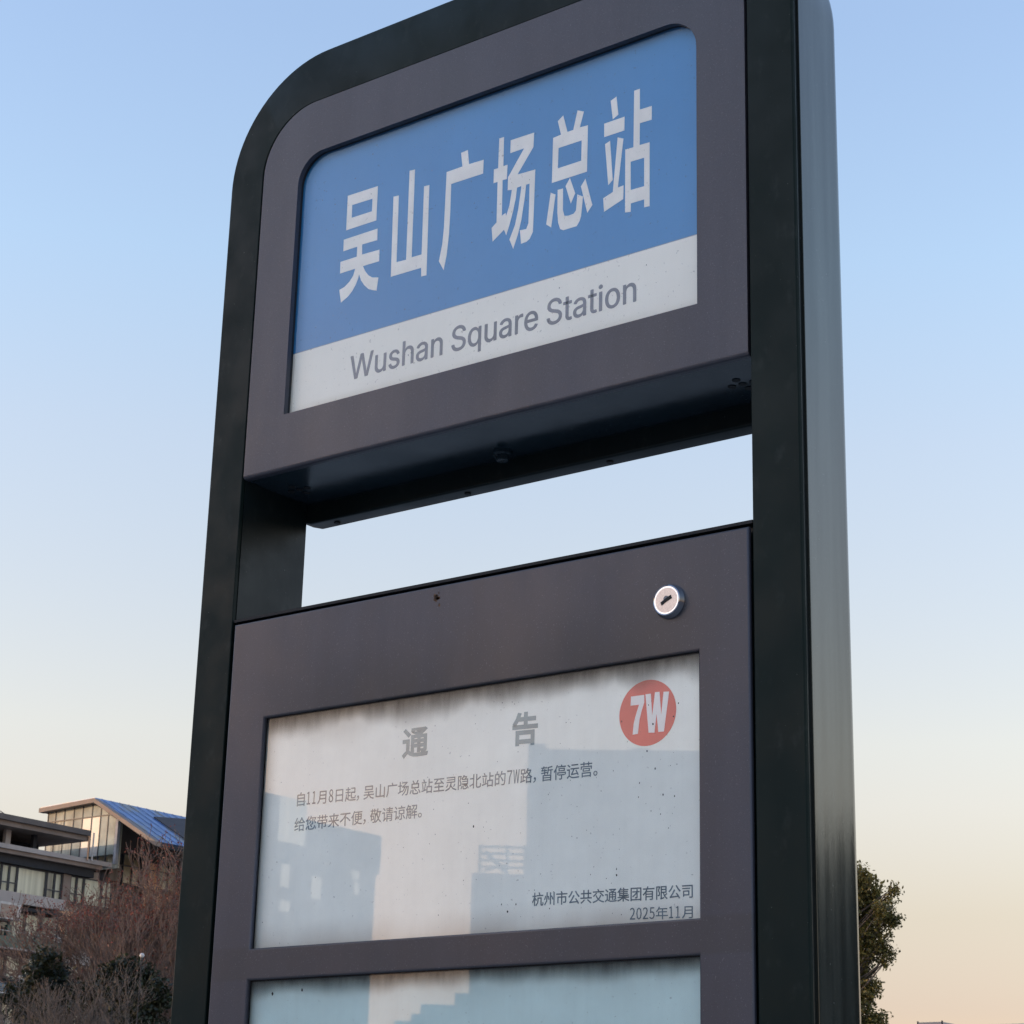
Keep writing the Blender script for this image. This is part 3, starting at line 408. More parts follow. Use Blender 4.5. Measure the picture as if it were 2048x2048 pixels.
'运':'133,272,133,247,310,247,310,272|24,258,86,211,104,230,41,275|131,42,165,48,289,59,303,33,326,45,263,151,241,141,276,82,161,73,188,118,212,167,334,167,334,192,110,192,110,167,181,167,158,118,141,89,131,75,122,68|88,172,15,172,15,147,63,147,63,35,39,20,13,-5,32,-29,57,1,78,15,93,8,112,-6,154,-21,209,-25,331,-21,339,7,210,1,158,4,118,18,88,37',
'通':'23,265,82,205,102,222,41,280|90,163,15,163,15,138,64,138,64,39,40,23,14,-3,30,-25,56,6,77,20,92,13,111,-1,153,-16,208,-20,332,-16,339,9,209,3,157,6,117,20,90,38|127,281,127,261,276,261,226,230,175,251,158,236,227,206,127,206,127,25,152,25,152,83,211,83,211,26,235,26,235,83,296,83,296,51,295,47,290,45,254,46,262,24,291,25,309,28,319,36,321,51,321,206,275,206,249,220,288,243,321,270,305,283,299,281|296,186,296,155,235,155,235,186|152,136,211,136,211,104,152,104|152,155,152,186,211,186,211,155|296,136,296,104,235,104,235,136',
'限':'32,280,32,-27,56,-27,56,256,106,256,79,177,104,138,110,105,109,90,103,81,92,78,71,78,78,55,102,56,120,62,131,78,134,103,128,139,103,180,137,271,120,281,116,280|284,191,284,148,181,148,181,191|284,213,181,213,181,256,284,256|154,-28,244,0,243,24,181,9,181,125,214,125,253,33,320,-26,338,-3,300,20,270,53,330,95,313,113,258,72,237,125,309,125,309,279,155,279,155,19,150,2,142,-6',
'隐':'167,59,167,6,175,-18,205,-25,257,-25,281,-16,290,19,269,28,265,2,254,-2,207,-2,194,-1,191,6,191,59|136,60,125,26,109,-5,129,-18,145,16,157,51|189,74,245,27,262,43,206,87|276,56,299,20,314,-14,336,-5,320,29,297,64|189,291,164,253,125,215,143,200,144,200,144,188,290,188,290,159,152,159,152,139,290,139,290,108,141,108,141,88,315,88,315,209,254,209,289,256,273,266,270,265,201,265,214,287|153,209,187,245,255,245,227,209|28,279,28,-28,52,-28,52,255,99,255,71,174,96,136,102,104,101,90,95,80,84,77,64,77,70,54,94,55,112,61,123,77,126,102,120,137,95,177,129,270,112,280,108,279',
'集':'161,102,161,79,19,79,19,57,138,57,78,22,10,-2,28,-24,98,5,161,47,161,-28,187,-28,187,48,251,7,322,-21,339,0,272,23,212,57,332,57,332,79,187,79,187,102|172,193,172,170,86,170,86,193|164,289,179,257,100,257,120,290,93,295,60,245,11,195,30,179,60,207,60,95,86,95,86,106,322,106,322,127,197,127,197,151,297,151,297,170,197,170,197,193,296,193,296,212,197,212,197,235,311,235,311,257,207,257,187,295|172,212,86,212,86,235,172,235|172,151,172,127,86,127,86,151',
'，':'55,-37,99,-7,116,42,108,71,86,82,67,76,59,57,67,38,85,32,91,33,79,2,47,-19'}
ADV={'S':447,'W':686,'a':389,'e':404,'h':410,'i':167,'n':410,'o':415,'q':424,'r':259,'s':365,'t':227,'u':410,' ':165}
EM=350.0
def glyph_loops(key):
    res=[]
    for p in ([int(c) for c in q.split(',')] for q in GLYPHS[key].split('|')):
        pts=list(zip(p[0::2],p[1::2])); keep=[]
        for q in pts:
            if not keep or math.dist(q,keep[-1])>2.5: keep.append(q)
        if math.dist(keep[0],keep[-1])<2.5: keep.pop()
        res.append(keep)
    return res
def line(name,text,x0,z0,x1,z1,height,mat,parent,y=INK,latin=False,offset=0,hx=1.0,gap=1.0,bold=0):
    # baseline from (x0, z0) to (x1, z1); height of a capital or of a full character cell
    lp=[];pen=0.0;items=[]
    for ch in text:
        if latin: items.append(('L'+ch if ch!=' ' else None,pen)); pen+=ADV[ch]
        else:
            w={'，':.62,'。':.6,'W':.56}.get(ch,.5 if ch.isdigit() else 1.0)
            items.append((ch,pen+(0 if w==1.0 else {'，':-.06,'。':.0,'W':-.16*0}.get(ch,0))*EM)); pen+=w*EM*gap
    first=min(x for x,_ in sum(glyph_loops(items[0][0]),[])); lastx=max(x for x,_ in sum(glyph_loops(items[-1][0]),[]))+items[-1][1]
    sx=(x1-x0)/(lastx-first); sz=height/(509.0 if latin else 323.0)
    for key,p in items:
        if key is None: continue
        squeeze=1.0
        g=glyph_loops(key)
        if not latin and len(key)==1 and (key.isdigit() or key=='W'):
            xs=[x for q in g for x,_ in q]; tgt=.40*EM if key!='W' else .48*EM
            squeeze=tgt/(max(xs)-min(xs)) if key!='1' else .75
            if key=='1': base=.05*EM-min(xs)*squeeze
            else: base=.05*EM-min(xs)*squeeze
        else: base=0
        for q in g:
            L=[]
            for x,z in q:
                X=(p+base+x*squeeze-first)*sx; u=X/(x1-x0)
                zz=z+(0 if latin else 28)
                if key in '1285037W' and not latin: zz=z*1.16+20
                L.append((x0+X,z0+(z1-z0)*u+zz*sz))
            lp.append(L)
    if not bold: return flat(name,lp,y,.0001,mat,parent,0,offset)
    o=flat(name,lp,y,.0001,mat,parent); bm=bmesh.new(); bm.from_mesh(o.data); n=len(bm.verts)
    for i,(dx,dz) in enumerate(((1,0),(-1,0),(.5,.8),(-.5,-.8),(0,1))):
        bm.from_mesh(o.data); bm.verts.ensure_lookup_table()
        for v_ in bm.verts[(i+1)*n:]: v_.co+=Vector((dx*bold,.000004*(i+1),dz*bold*.7))
    bm.to_mesh(o.data); bm.free(); return o
line('printed_text','Wushan Square Station',-.1675,GZ+.3815,.1757,GZ+.3822,.0254,M['grey_ink'],sheet,latin=True,bold=.00042)

# under-side lock, vents and screws
def lock(cx,cz,y0,parent,rb=.0152,rf=.0121):
    b=lathe_y([(rf,-.0060),(rf+.0006,-.0064),(rf+.0011,-.0060),(rb-.0003,-.0022),(rb,-.0014),(rb,.0005)],cx,cz,y0).build('bezel',M['chrome'],parent,True)
    b.data.set_sharp_from_angle(angle=R_(20))
    f=lathe_y([(.0108,-.0062),(.0110,-.0057),(rf+.0002,-.0057),(rf+.0006,-.0057)],cx,cz,y0).build('lock_face',M['nickel'],parent)
    g=[]
    a=R_(22)
    def rot(x,z): return (cx+x*math.cos(a)-z*math.sin(a),cz+x*math.sin(a)+z*math.cos(a))
    flat('keyhole',[[rot(-.0058,-.0024),rot(-.001,-.0017),rot(.0058,-.0014),rot(.0058,.0020),rot(.0012,.0017),rot(-.0058,.0008)]],y0-.00645,.0001,M['black'],parent)
    flat('keyhole_core',[[(cx+.0027*math.cos(t*.3142),cz+.0012+.0026*math.sin(t*.3142)) for t in range(20)]],y0-.00640,.0001,M['lockgrey'],parent)
    return b
v=[];prof=[(.0098,0),(.0098,-.0025),(.0085,-.0045),(.0062,-.0045),(.0062,-.0085),(.0055,-.0095)]
n=32;f=[]
for r,dz in prof:
    for i in range(n): v.append((-.0268+r*math.cos(2*math.pi*i/n),.0800+r*math.sin(2*math.pi*i/n),GZ+.2990+dz))
for k in range(len(prof)-1):
    for i in range(n): f.append((k*n+i,k*n+(i+1)%n,(k+1)*n+(i+1)%n,(k+1)*n+i))
f.append(tuple((len(prof)-1)*n+i for i in range(n)))
MB().add(v,f).build('cam_lock',M['under'],SIGN)
MB().box(-.0300,-.0236,.0794,.0806,GZ+.2893,GZ+.2896).build('lock_slot',M['black'],SIGN)
def disc_z(name,cx,cy,z,r,mat,parent,h=.0006,rx=1.0):
    n=18; v=[(cx+r*rx*math.cos(2*math.pi*i/n),cy+r*math.sin(2*math.pi*i/n),z-h*j) for j in (0,1) for i in range(n)]
    return MB().add(v,[(i,(i+1)%n,n+(i+1)%n,n+i) for i in range(n)]+[tuple(range(n,2*n))]).build(name,mat,parent)
for cx in (.2605,-.2700):
    for dx,dy in ((0,-.0110),(-.0110,.0),(0,.0),(.0110,.0),(0,.0110)): disc_z('vent_hole',cx+dx-.002,.0560+dy,GZ+.29895,.0038,M['black'],SIGN)
for x in (-.2673,-.0934,.0789,.252): disc_z('screw',x,.1110,GZ+.2776,.0034,M['black'],SIGN,.0012)
# cabinet under the header
cb=MB(); cb.box(-.2992,.2992,.0085,.098,GZ-1.16,GZ+.1512); cb.build('cabinet_body',M['inner'],SIGN)
MB().box(-.2988,.2988,.0015,.0084,GZ+.1478,GZ+.1506).build('door_drip_edge',M['black'],SIGN)
door=flat('cabinet_door',[rect(-.2955,.2962,GZ-1.14,GZ+.1447),rect(-.2467,.2467,GZ-.1752,GZ+.0448),rect(-.2467,.2467,GZ-1.08,GZ-.2040)],-.0006,.0055,M['panel'],SIGN,.0018)
nsheet=flat('notice_sheet',[rect(-.2485,.2485,GZ-.1765,GZ+.0460)],.0068,.0010,M['notice'],SIGN)
bsheet=flat('blank_sheet',[rect(-.2485,.2485,GZ-1.081,GZ-.2025)],.0068,.0010,M['blank'],SIGN)
NY=.0066
for z0,z1 in ((-.1755,.0450),(-1.0803,-.2037)):
    flat('glass_pane',[rect(-.2472,.2472,GZ+z0,GZ+z1)],.0036,.0016,M['pane' if z1>0 else 'lower_pane'],SIGN)
gk=flat('door_gasket',[rect(-.2474,.2474,GZ-.1759,GZ+.0455),rect(-.2463,.2463,GZ-.1748,GZ+.0444)],.0030,.0005,M['black'],SIGN)
flat('door_gasket',[rect(-.2474,.2474,GZ-1.0807,GZ-.2033),rect(-.2463,.2463,GZ-1.0796,GZ-.2044)],.0030,.0005,M['black'],SIGN)
line('printed_text','自11月8日起，吴山广场总站至灵隐北站的7W路，暂停运营。',-.2039,GZ-.0442,.1412,GZ-.0489,.0130,M['black_ink'],nsheet,NY,offset=.00004)
line('printed_text','给您带来不便，敬请谅解。',-.2055,GZ-.0680,-.0505,GZ-.0680,.0130,M['black_ink'],nsheet,NY,offset=.00004)
line('printed_text','杭州市公共交通集团有限公司',.0752,GZ-.1545,.2361,GZ-.1576,.0112,M['black_ink'],nsheet,NY,offset=.00010)
line('printed_text','2025年11月',.1752,GZ-.1722,.2361,GZ-.1738,.0102,M['black_ink'],nsheet,NY,offset=.00004)
line('printed_title','通',-.0757,GZ-.0112,-.0470,GZ-.0114,.0270,M['title_ink'],nsheet,NY,offset=.00082)
line('printed_title','告',.0503,GZ-.0128,.0763,GZ-.0137,.0280,M['title_ink'],nsheet,NY,offset=.00095)
badge=flat('route_badge',[[(.1918+.0286*math.cos(2*math.pi*i/64),GZ-.0002+.0283*math.sin(2*math.pi*i/64)) for i in range(64)]],NY,.0001,M['red_ink'],nsheet)
strokes('printed_route_number',(1230,1350),.08284,[[(385,520),(705,480),(705,665),(640,870),(590,1080),(552,1420),(425,1440),(450,1180),(490,1010),(545,830),(580,715),(378,740)],
 [(735,465),(865,450),(898,990),(965,415),(1075,405),(1115,970),(1170,405),(1305,398),(1180,1362),(1045,1375),(1003,930),(950,1390),(810,1392)]],M['badge_white'],nsheet,NY-.00015)
lock(.2190,GZ+.0910,-.0006,SIGN)
# rust spot and specks
rs=[]
for i in range(13):
    a=rnd.random()*6.28; cx=-.0361+rnd.gauss(0,.0024); cz=GZ+.1342+rnd.gauss(0,.0034); r=.0006+rnd.random()*.0012
    rs.append([(cx+r*(.7+.5*rnd.random())*math.cos(2*math.pi*j/9),cz+r*(.8+.7*rnd.random())*math.sin(2*math.pi*j/9)) for j in range(9)])
mb=MB()
for L in rs: mb.add([(x,-.0007,z) for x,z in L],[tuple(range(9))])
mb.build('rust_spot',M['rust'],SIGN)
mb=MB()
def speck(x,z,r,el=1.4):
    n=7; mb.add([(x+r*(.7+.6*rnd.random())*math.cos(2*math.pi*j/n),+.0035,z+r*el*(.7+.6*rnd.random())*math.sin(2*math.pi*j/n)) for j in range(n)],[tuple(range(n))])
for px,py,r in [(1310,1537,.0011),(1279,1566,.0009),(1326,1589,.0012),(1349,1592,.0010),(1277,1594,.0008),(1302,1622,.0007),(1321,1628,.0008),(1337,1656,.0006),(1154,1676,.0007),(947,1653,.0014),
    (1233,1738,.0010),(1233,1750,.0012),(1032,1809,.0011),(1003,1809,.0009),(1015,1823,.0013),(1099,1817,.0008),(1024,1800,.0006),(1036,1760,.0006),(1058,1781,.0005),(1347,1433,.0010),(1357,1406,.0009),(1243,1443,.0009),(1132,1445,.0006),(1181,1749,.0007),(1213,1757,.0006),(1294,1502,.0010),(1306,1448,.0012),(1297,1410,.0008),(545,1988,.0020),(604,1980,.0018)]:
    q=on_y(px,py,+.0035); speck(q[0],q[2],r*.62)
for i in range(170):
    speck(rnd.choice([rnd.uniform(-.24,.24),rnd.gauss(.17,.045),rnd.gauss(.06,.05)]) if i%3 else rnd.uniform(-.24,.24),GZ+rnd.uniform(-.172,.042),rnd.uniform(.00012,.00038))
mb.v=[(min(max(x,-.245),.245),y,z) for x,y,z in mb.v]
tag(mb.build('dirt_specks',M['black'],SIGN),kind='stuff')
mb=MB()
for i in range(60):
    x=rnd.uniform(-.235,.235); z=GZ+rnd.uniform(.37,.63); r=rnd.uniform(.0002,.0006)
    n=6; mb.add([(x+r*(.7+.6*rnd.random())*math.cos(2*math.pi*j/n),.00535,z+r*1.2*(.7+.6*rnd.random())*math.sin(2*math.pi*j/n)) for j in range(n)],[tuple(range(n))])
tag(mb.build('dirt_specks',plain('grey_dirt',(.09,.09,.09),.9),SIGN),kind='stuff')

# ------------------------------------------------------------------ ground
pave=plain('concrete_paving',(.34,.33,.31),.8,scale=2)
tag(MB().box(-12,9,-9,9,-.06,0).build('pavement',pave),'grey concrete pavement under the bus stop sign',kind='structure')
road=plain('asphalt',(.05,.05,.052),.85,scale=8)
tag(MB().box(-2500,2500,-2500,2500,-.6,-.12).build('ground',plain('dry_ground',(.22,.21,.19),.95,scale=.2)),'flat ground reaching the horizon',kind='structure')
tag(MB().box(-300,300,-21,-9.2,-.4,-.10).build('road',road),'dark asphalt road',kind='structure')

# ------------------------------------------------------------------ the hotel far behind on the left
H=empty('hotel_building',(-112,92,0),'pale grey terraced hotel with a glazed gable and blue roof, left behind the bare trees','building')
m=Mat('taupe_render',(.40,.36,.335),.85); m.vary(m.noise(.5,4),.9,1.1); m.vary(m.noise(2,4,.6,(1,1,.1)),.93,1.05); M['render']=m.done()
M['fascia']=plain('brown_metal_fascia',(.20,.155,.13),.6,scale=1)
M['fascia_dark']=plain('dark_brown_fascia',(.10,.085,.08),.6,scale=1)
M['soffit_painted_shade']=plain('painted_shade_dark',(.018,.020,.025),.8)  # near-black colour stands in for shade under slabs, in loggia and porch
M['frame']=plain('dark_window_frame',(.018,.024,.035),.5)
m=Mat('cream_curtain',(.56,.54,.42),.8); w=m.noise(2.6,3,.5,(1,1,.02)); m.vary(w,.62,1.15); M['curtain']=m.done()
m=Mat('brown_curtain',(.17,.14,.12),.8); m.vary(m.noise(3,3,.5,(1,1,.03)),.7,1.2); M['curtain2']=m.done()
M['hotel_glass']=pane_mat('window_glass',1.6,.03,False)
M['ochre']=plain('ochre_and_painted_sunlight',(.70,.42,.25),.8,scale=1)  # orange stands in for low sunlight on walls; also colours pipes and furniture
M['teal']=plain('teal_glass_panel',(.025,.085,.085),.2,scale=1)
M['blueglass']=plain('blue_glass_panel',(.05,.12,.18),.2,scale=1)
m=Mat('blue_standing_seam_roof',(.085,.165,.36),.34,.0); m.over(m.ramp(m.noise(.55,5,.6),.5,.62),(.17,.18,.20)); m.vary(m.noise(.9,4),.8,1.2); m.vary(m.noise(6,2,.5,(.2,1,.2)),.85,1.1); M['blueroof']=m.done()
M['white']=plain('white_render',(.55,.53,.50),.8)
M['dormer']=plain('dark_dormer',(.045,.040,.045),.7)
M['brightpane']=plain('glossy_pane_painted_glare',(.45,.45,.42),.32,scale=.6,spec=.25); M['gableglass']=plain('pale_green_grey_glass',(.26,.30,.27),.45,scale=.6,lo=.7,hi=1.4,spec=.2)  # paler colour paints the sky glare on two gable panes
XF=-108.0; XW=-108.9
# main volumes (walls)
w1=MB(); w1.box(XW-12,XW-.5,70,97.0,0,22.55); w1.build('wall',M['render'],H)
w2=MB(); w2.box(-119.5,-109.6,97.85,118,0,24.2); w2.prism([(-115.6,24.21),(-109.62,24.21),(-109.62,26.7),(-110.4,27.15),(-115.6,26.9)],97.9,108.3); w2.build('wall',plain('brown_wall',(.09,.07,.06),.8,scale=.8),H)
# slabs and fascias
MB().box(XF-11,XF,60,94.6,24.28,24.62).build('roof_edge',M['fascia'],H)
MB().box(XF-11,XF+.25,60,94.5,24.62,24.98).build('roof_edge',M['fascia_dark'],H)
MB().box(XF-11,XF,60,96.9,22.82,23.12).build('terrace_slab',M['render'],H)
MB().box(XF-11,XF-.15,60,96.2,22.55,22.82).build('terrace_slab',M['fascia'],H)
MB().box(XF-10.9,XF-.5,60,95.8,21.98,22.549).build('soffit_painted_shade',M['soffit_painted_shade'],H)
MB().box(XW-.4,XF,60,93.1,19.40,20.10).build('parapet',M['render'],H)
MB().box(XF-10.8,XF-4.6,60,94.2,23.121,24.279).build('loggia_wall',M['soffit_painted_shade'],H)
for y,ww,mt in ((88.7,.42,'render'),(91.0,.30,'soffit_painted_shade'),(84,.4,'render')): MB().box(XF-1.5,XF-1.2,y-ww/2,y+ww/2,23.122,24.278).build('column',M[mt],H)
for i in range(9):
    y=86.8+i*.85+rnd.uniform(-.2,.2); h=rnd.uniform(.15,.5); MB().box(XF-3.5,XF-2.9,y,y+rnd.uniform(.25,.6),23.122,23.122+h).build('terrace_furniture',M[rnd.choice(['curtain2','render','frame'])],H)
for y in (94.55,94.95): MB().bar((XF+.1,y,23.0),(XF+.1,y,24.9),.055,8).build('downpipe',M['ochre'] if y<94.7 else M['white'],H)
# roof-top railing
MB().bar((XF-2,60,25.55),(XF-2,88.3,25.62),.03).bar((XF-2,88.3,25.62),(XF-3.0,90.6,25.3),.03).build('roof_railing',M['fascia'],H)
for y in (82,85,88.3): MB().bar((XF-2,y,24.98),(XF-2,y,25.6),.03).build('railing_post',M['fascia'],H)
MB().bar((XF-2,87.0,24.98),(XF-2,87.0,26.3),.06).build('roof_vent_pipe',M['ochre'],H)

def window(y0,y1,z0,z1,cols,trans=None,cur='curtain',x=XW,fw=.07,par=None):
    """one window: frame bars (part), curtain and glass (sub-parts); cols = inner mullion positions 0..1"""
    f=MB()
    f.box(x-.06,x+.05,y0,y1,z1-fw,z1).box(x-.06,x+.05,y0,y1,z0,z0+fw)
    for u in [0]+list(cols)+[1]:
        yc=y0+(y1-y0)*u; yc=min(max(yc,y0+fw/2),y1-fw/2); f.box(x-.055,x+.052,yc-fw/2,yc+fw/2,z0+fw,z1-fw)
    if trans: 
        for (a,b,t) in trans: f.box(x-.05,x+.048,y0+(y1-y0)*a,y0+(y1-y0)*b,z0+(z1-z0)*t-fw/2,z0+(z1-z0)*t+fw/2)
    fo=f.build('window',M['frame'],H)
    MB().box(x-.30,x-.20,y0,y1,z0,z1).build('curtain',M[cur],fo)
    MB().box(x-.02,x,y0+fw,y1-fw,z0+fw,z1-fw).build('pane',M['hotel_glass'],fo)
    return fo
def Yx(zx,zy=1000,x=XW): return float(on_x(*qa(zx,zy),x)[1])
ya=[Yx(c) for c in (165,440,455,530,600)]
zt,zb=21.95,20.16
window(Yx(-200),Yx(0)-.05,zt,zb+0,[.33,.66]) if False else None
def win(a,b,z0,z1,cols,trans=None,cur='curtain'): return window(Yx(a),Yx(b),z0,z1,cols,trans,cur)
win(-150,5,zb,zt,[.5],[(0,1,.33)])
win(8,82,zb,zt,[],[(0,1,.36)]); win(84,160,zb,zt,[],[(0,1,.36)])
win(163,448,zb,zt,[])
win(452,527,zb,zt,[],[(0,1,.34)],'curtain2'); win(530,600,zb,zt,[],[(0,1,.33)])
MB().box(XW-.4,XW+.12,Yx(604),Yx(676),zb,21.97).build('pillar',M['fascia'],H)
win(680,742,zb-.05,zt,[],[(0,1,.36)]); win(745,812,zb-.05,zt,[],[(0,1,.36)]); win(815,985,zb-.05,zt,[])
win(990,1090,zb-.05,zt,[.5],[(0,1,.4)])
# storeys below
for k in range(1,7):
    zc=20.1-2.85*k
    h0,h1=zc+.05,zc+1.75
    MB().box(XW-.4,XF+(.25 if k%2 else 0),60,92.9,zc-.75,zc-.05).build('balcony_front',M['teal'] if k==1 else (M['blueglass'] if k==2 else M['render']),H)
    MB().box(XW-.45,XF+.3,60,93.0,zc-.85,zc-.755).build('balcony_slab',M['white'] if k==2 else M['render'],H)
    MB().box(XW-.44,XF-.1,60,93.0,zc+1.78,zc+1.995).build('soffit_painted_shade',M['soffit_painted_shade'],H)
    a=-120
    for j,(b,cur) in enumerate(((-10,'curtain'),(125,'curtain2'),(275,'curtain'),(430,'curtain'),(600,'curtain2'))):
        win(a+6,b,h0,h1,[],[(0,1,.3)] if j in(1,4) else None,cur); a=b
    win(700,980,h0,h1,[.33,.66])
    MB().bar((XF+.2,60,zc+.28),(XF+.2,92.9,zc+.28),.02).build('balcony_rail',M['white'],H)
    for i in range(5):
        y=87.5+i*1.15+rnd.uniform(-.2,.2); MB().box(XF-.6,XF-.3,y,y+rnd.uniform(.2,.45),zc-.04,zc+rnd.uniform(.3,.8)).build('balcony_furniture',M[rnd.choice(['ochre','white','frame','teal','curtain2'])],H)
for k in range(0,7):            # the rest of the facade, left of the view
    z0_=20.16-2.85*k
    for j in range(9):
        y=61+j*2.8; window(y,y+2.5,z0_ if k==0 else z0_-.01,z0_+1.7,[.33,.66],[(0,.33,.35)],'curtain' if (j+k)%3 else 'curtain2')
MB().box(XW-.4,XF+.1,Yx(-100,1300),Yx(108,1300),18.3,19.38).build('projecting_bay',M['white'],H)
MB().box(XF+.1,XF+.14,Yx(-90,1300),Yx(72,1300),18.42,19.22).build('bay_panel',plain('beige_panel',(.36,.28,.22),.7),H)
MB().box(XW-.5,XW-.3,Yx(640),Yx(783),18.2,19.62).build('painted_sunlit_wall',M['ochre'],H)  # evening sunlight on the facade painted as orange panels
MB().box(XW-.5,XW-.3,Yx(1430),Yx(1600),17.0,22.4).build('painted_sunlit_wall',M['ochre'],H)
MB().box(XW-.5,XW-.3,Yx(1380),Yx(1590),10.5,16.0).build('painted_sunlit_wall',M['ochre'],H)
# the gable house on top
def gs(P,yp):
    s=(yp+1.432)/99.432; return [(1.144+(x-1.144)*s,1.606+(z-1.606)*s) for x,z in P]
prof=[(-117.5,27.62),(-111.7,27.84),(-105.05,24.25),(-105.05,24.56),(-111.7,28.15),(-117.5,27.93)]
YG=97.05; RB=108.5; prof=gs(prof,YG-.45)
MB().prism(prof,YG-.45,YG+.05).build('gable_edge',M['fascia'],H)
MB().prism(gs([(-117.4,27.80),(-111.7,28.02),(-105.3,24.55),(-105.2,24.62),(-111.7,28.20),(-117.4,28.0)],YG),YG+.052,RB).build('roof',M['blueroof'],H)
MB().prism(gs([(-117.3,27.60),(-111.7,27.82),(-105.1,24.2),(-105.1,24.45),(-111.7,28.0),(-117.3,27.78)],YG),YG+.055,RB).build('soffit_painted_shade',M['soffit_painted_shade'],H)
for i in range(13):
    y=YG+.6+i*.86; MB().prism(gs([(-111.6,28.18),(-105.25,24.66),(-105.25,24.69),(-111.6,28.21)],YG),y,y+.06).build('roof_seam',M['blueroof'],H)
S1=(YG+1.432)/99.432
def gx(x): return 1.144+(x-1.144)*S1
def gz(z): return 1.606+(z-1.606)*S1
def slope(x,dz=0): return gz(28.20)-(x-gx(-111.7))*(3.58/6.5)+dz      # height of the right roof slope
x0_,x1_=gx(-109.9),gx(-106.4)
d=MB(); d.hexa([(x0_,101.2,slope(x0_)-.2),(x1_,101.2,slope(x1_)-.2),(x1_,107.4,slope(x1_)-.2),(x0_,107.4,slope(x0_)-.2),(x0_,101.2,slope(x0_,.12)),(x1_,101.2,slope(x1_,.12)),(x1_,107.4,slope(x1_,.75)),(x0_,107.4,slope(x0_,.75))]); d.build('dormer',M['dormer'],H)
def ztop(x): return gz(27.60+(x+117.5)/5.8*.22 if x<-111.7 else 27.82-(x+111.7)*.54)
xs=[-116.5,-115.69,-114.74,-113.75,-112.81,-111.83,-110.91,-110.1,-109.25]
for a,b_ in zip(xs[:-1],xs[1:]):
    ta,tb=ztop(a),ztop(b_); A_,B_=gx(a)+.035,gx(b_)-.035
    MB().prism([(A_,gz(26.86)),(B_,gz(26.86)),(B_,tb-.03),(A_,ta-.03)],YG+.10,YG+.14).build('gable_pane',M['gableglass'],H)
    MB().prism([(A_,gz(24.0)),(B_,gz(24.0)),(B_,gz(26.78)),(A_,gz(26.78))],YG+.10,YG+.14).build('gable_pane',M['brightpane'] if -112.9<a<-111.5 else (M['gableglass'] if a>-114 else M['curtain']),H)
for x in xs: MB().box(gx(x)-.035,gx(x)+.035,YG+.06,YG+.18,23.2,ztop(x)-.01).build('mullion',M['frame'],H)
g0,g1=gx(-116.5),gx(-109.25)
MB().box(g0,g1,YG+.05,YG+.17,gz(26.78),gz(26.86)).build('transom',M['frame'],H)
MB().prism([(g0,22.9),(g1,22.9),(g1,ztop(-109.25)-.25),(g0,ztop(-116.5)-.1)],YG+.6,YG+.7).build('inner_blind',M['curtain'],H)
MB().box(g1+.01,g1+.25,YG+.04,YG+.3,23.1,gz(26.45)).build('corner_pier',plain('pale_grey_pier',(.33,.34,.36),.7),H)
# side wall below the right slope
for i,(a,b) in enumerate(((1125,1250),(1255,1340),(1345,1415),(1420,1500),(1505,1590),(1595,1690),(1695,1760))):
    y0,y1=Yx(a,700),Yx(b,700)
    mt=['curtain2','bronze','bronze','curtain2','ochre','curtain','curtain'][i]
    if mt=='bronze' and 'bronze' not in M: M['bronze']=plain('bronze_glass',(.26,.22,.14),.2,scale=.7,lo=.6,hi=1.4)
    MB().box(-109.5,-109.42,y0,y1-.06,22.2,23.35).build('side_pane',M[mt],H)
    MB().box(-109.5,-109.42,y0,y1-.06,23.42,24.15 if i<2 else 23.9).build('side_pane',M['soffit_painted_shade'] if i==0 or i==3 else M[mt],H)
    MB().box(-109.45,-109.3,y1-.06,y1,22.0,24.18).build('mullion',M['frame'],H)
MB().box(-109.44,-109.31,YG+.3,106,23.35,23.42).build('transom',M['frame'],H)
MB().box(-109.8,-108.4,106.5,118,22.7,24.0).build('shadowed_wing',M['soffit_painted_shade'],H)  # the wing's shade comes from its near-black colour

# ------------------------------------------------------------------ trees
def tube_mesh(segs,sides=4):
    """segs: array rows (ax,ay,az,bx,by,bz,ra,rb)"""
    S=np.array(segs,float); n=len(S); a=S[:,0:3]; b=S[:,3:6]; d=b-a; d/=np.linalg.norm(d,axis=1,keepdims=True)+1e-9
    up=np.where(np.abs(d[:,2:3])>.9,[[1.,0,0]],[[0,0,1.]]); u=np.cross(d,up); u/=np.linalg.norm(u,axis=1,keepdims=True); w=np.cross(d,u)
    V=np.empty((n,2*sides,3))
    for i in range(sides):
        c,s=math.cos(2*math.pi*i/sides),math.sin(2*math.pi*i/sides)
        V[:,i]=a+(c*u+s*w)*S[:,6:7]; V[:,sides+i]=b+(c*u+s*w)*S[:,7:8]
    base=np.arange(n)[:,None]*2*sides
    F=[base+np.array([[i,(i+1)%sides,sides+(i+1)%sides,sides+i]]) for i in range(sides)]
    F=np.concatenate(F); return fast_mesh(V.reshape(-1,3),F)
def fast_mesh(V,F):
    me=bpy.data.meshes.new('m'); k=F.shape[1]
    me.vertices.add(len(V)); me.vertices.foreach_set('co',V.astype(np.float32).ravel())
    me.loops.add(F.size); me.loops.foreach_set('vertex_index',F.astype(np.int32).ravel())
    me.polygons.add(len(F)); me.polygons.foreach_set('loop_start',np.arange(0,F.size,k,dtype=np.int32))
    me.polygons.foreach_set('loop_total',np.full(len(F),k,dtype=np.int32)); me.update(); me.validate(); return me
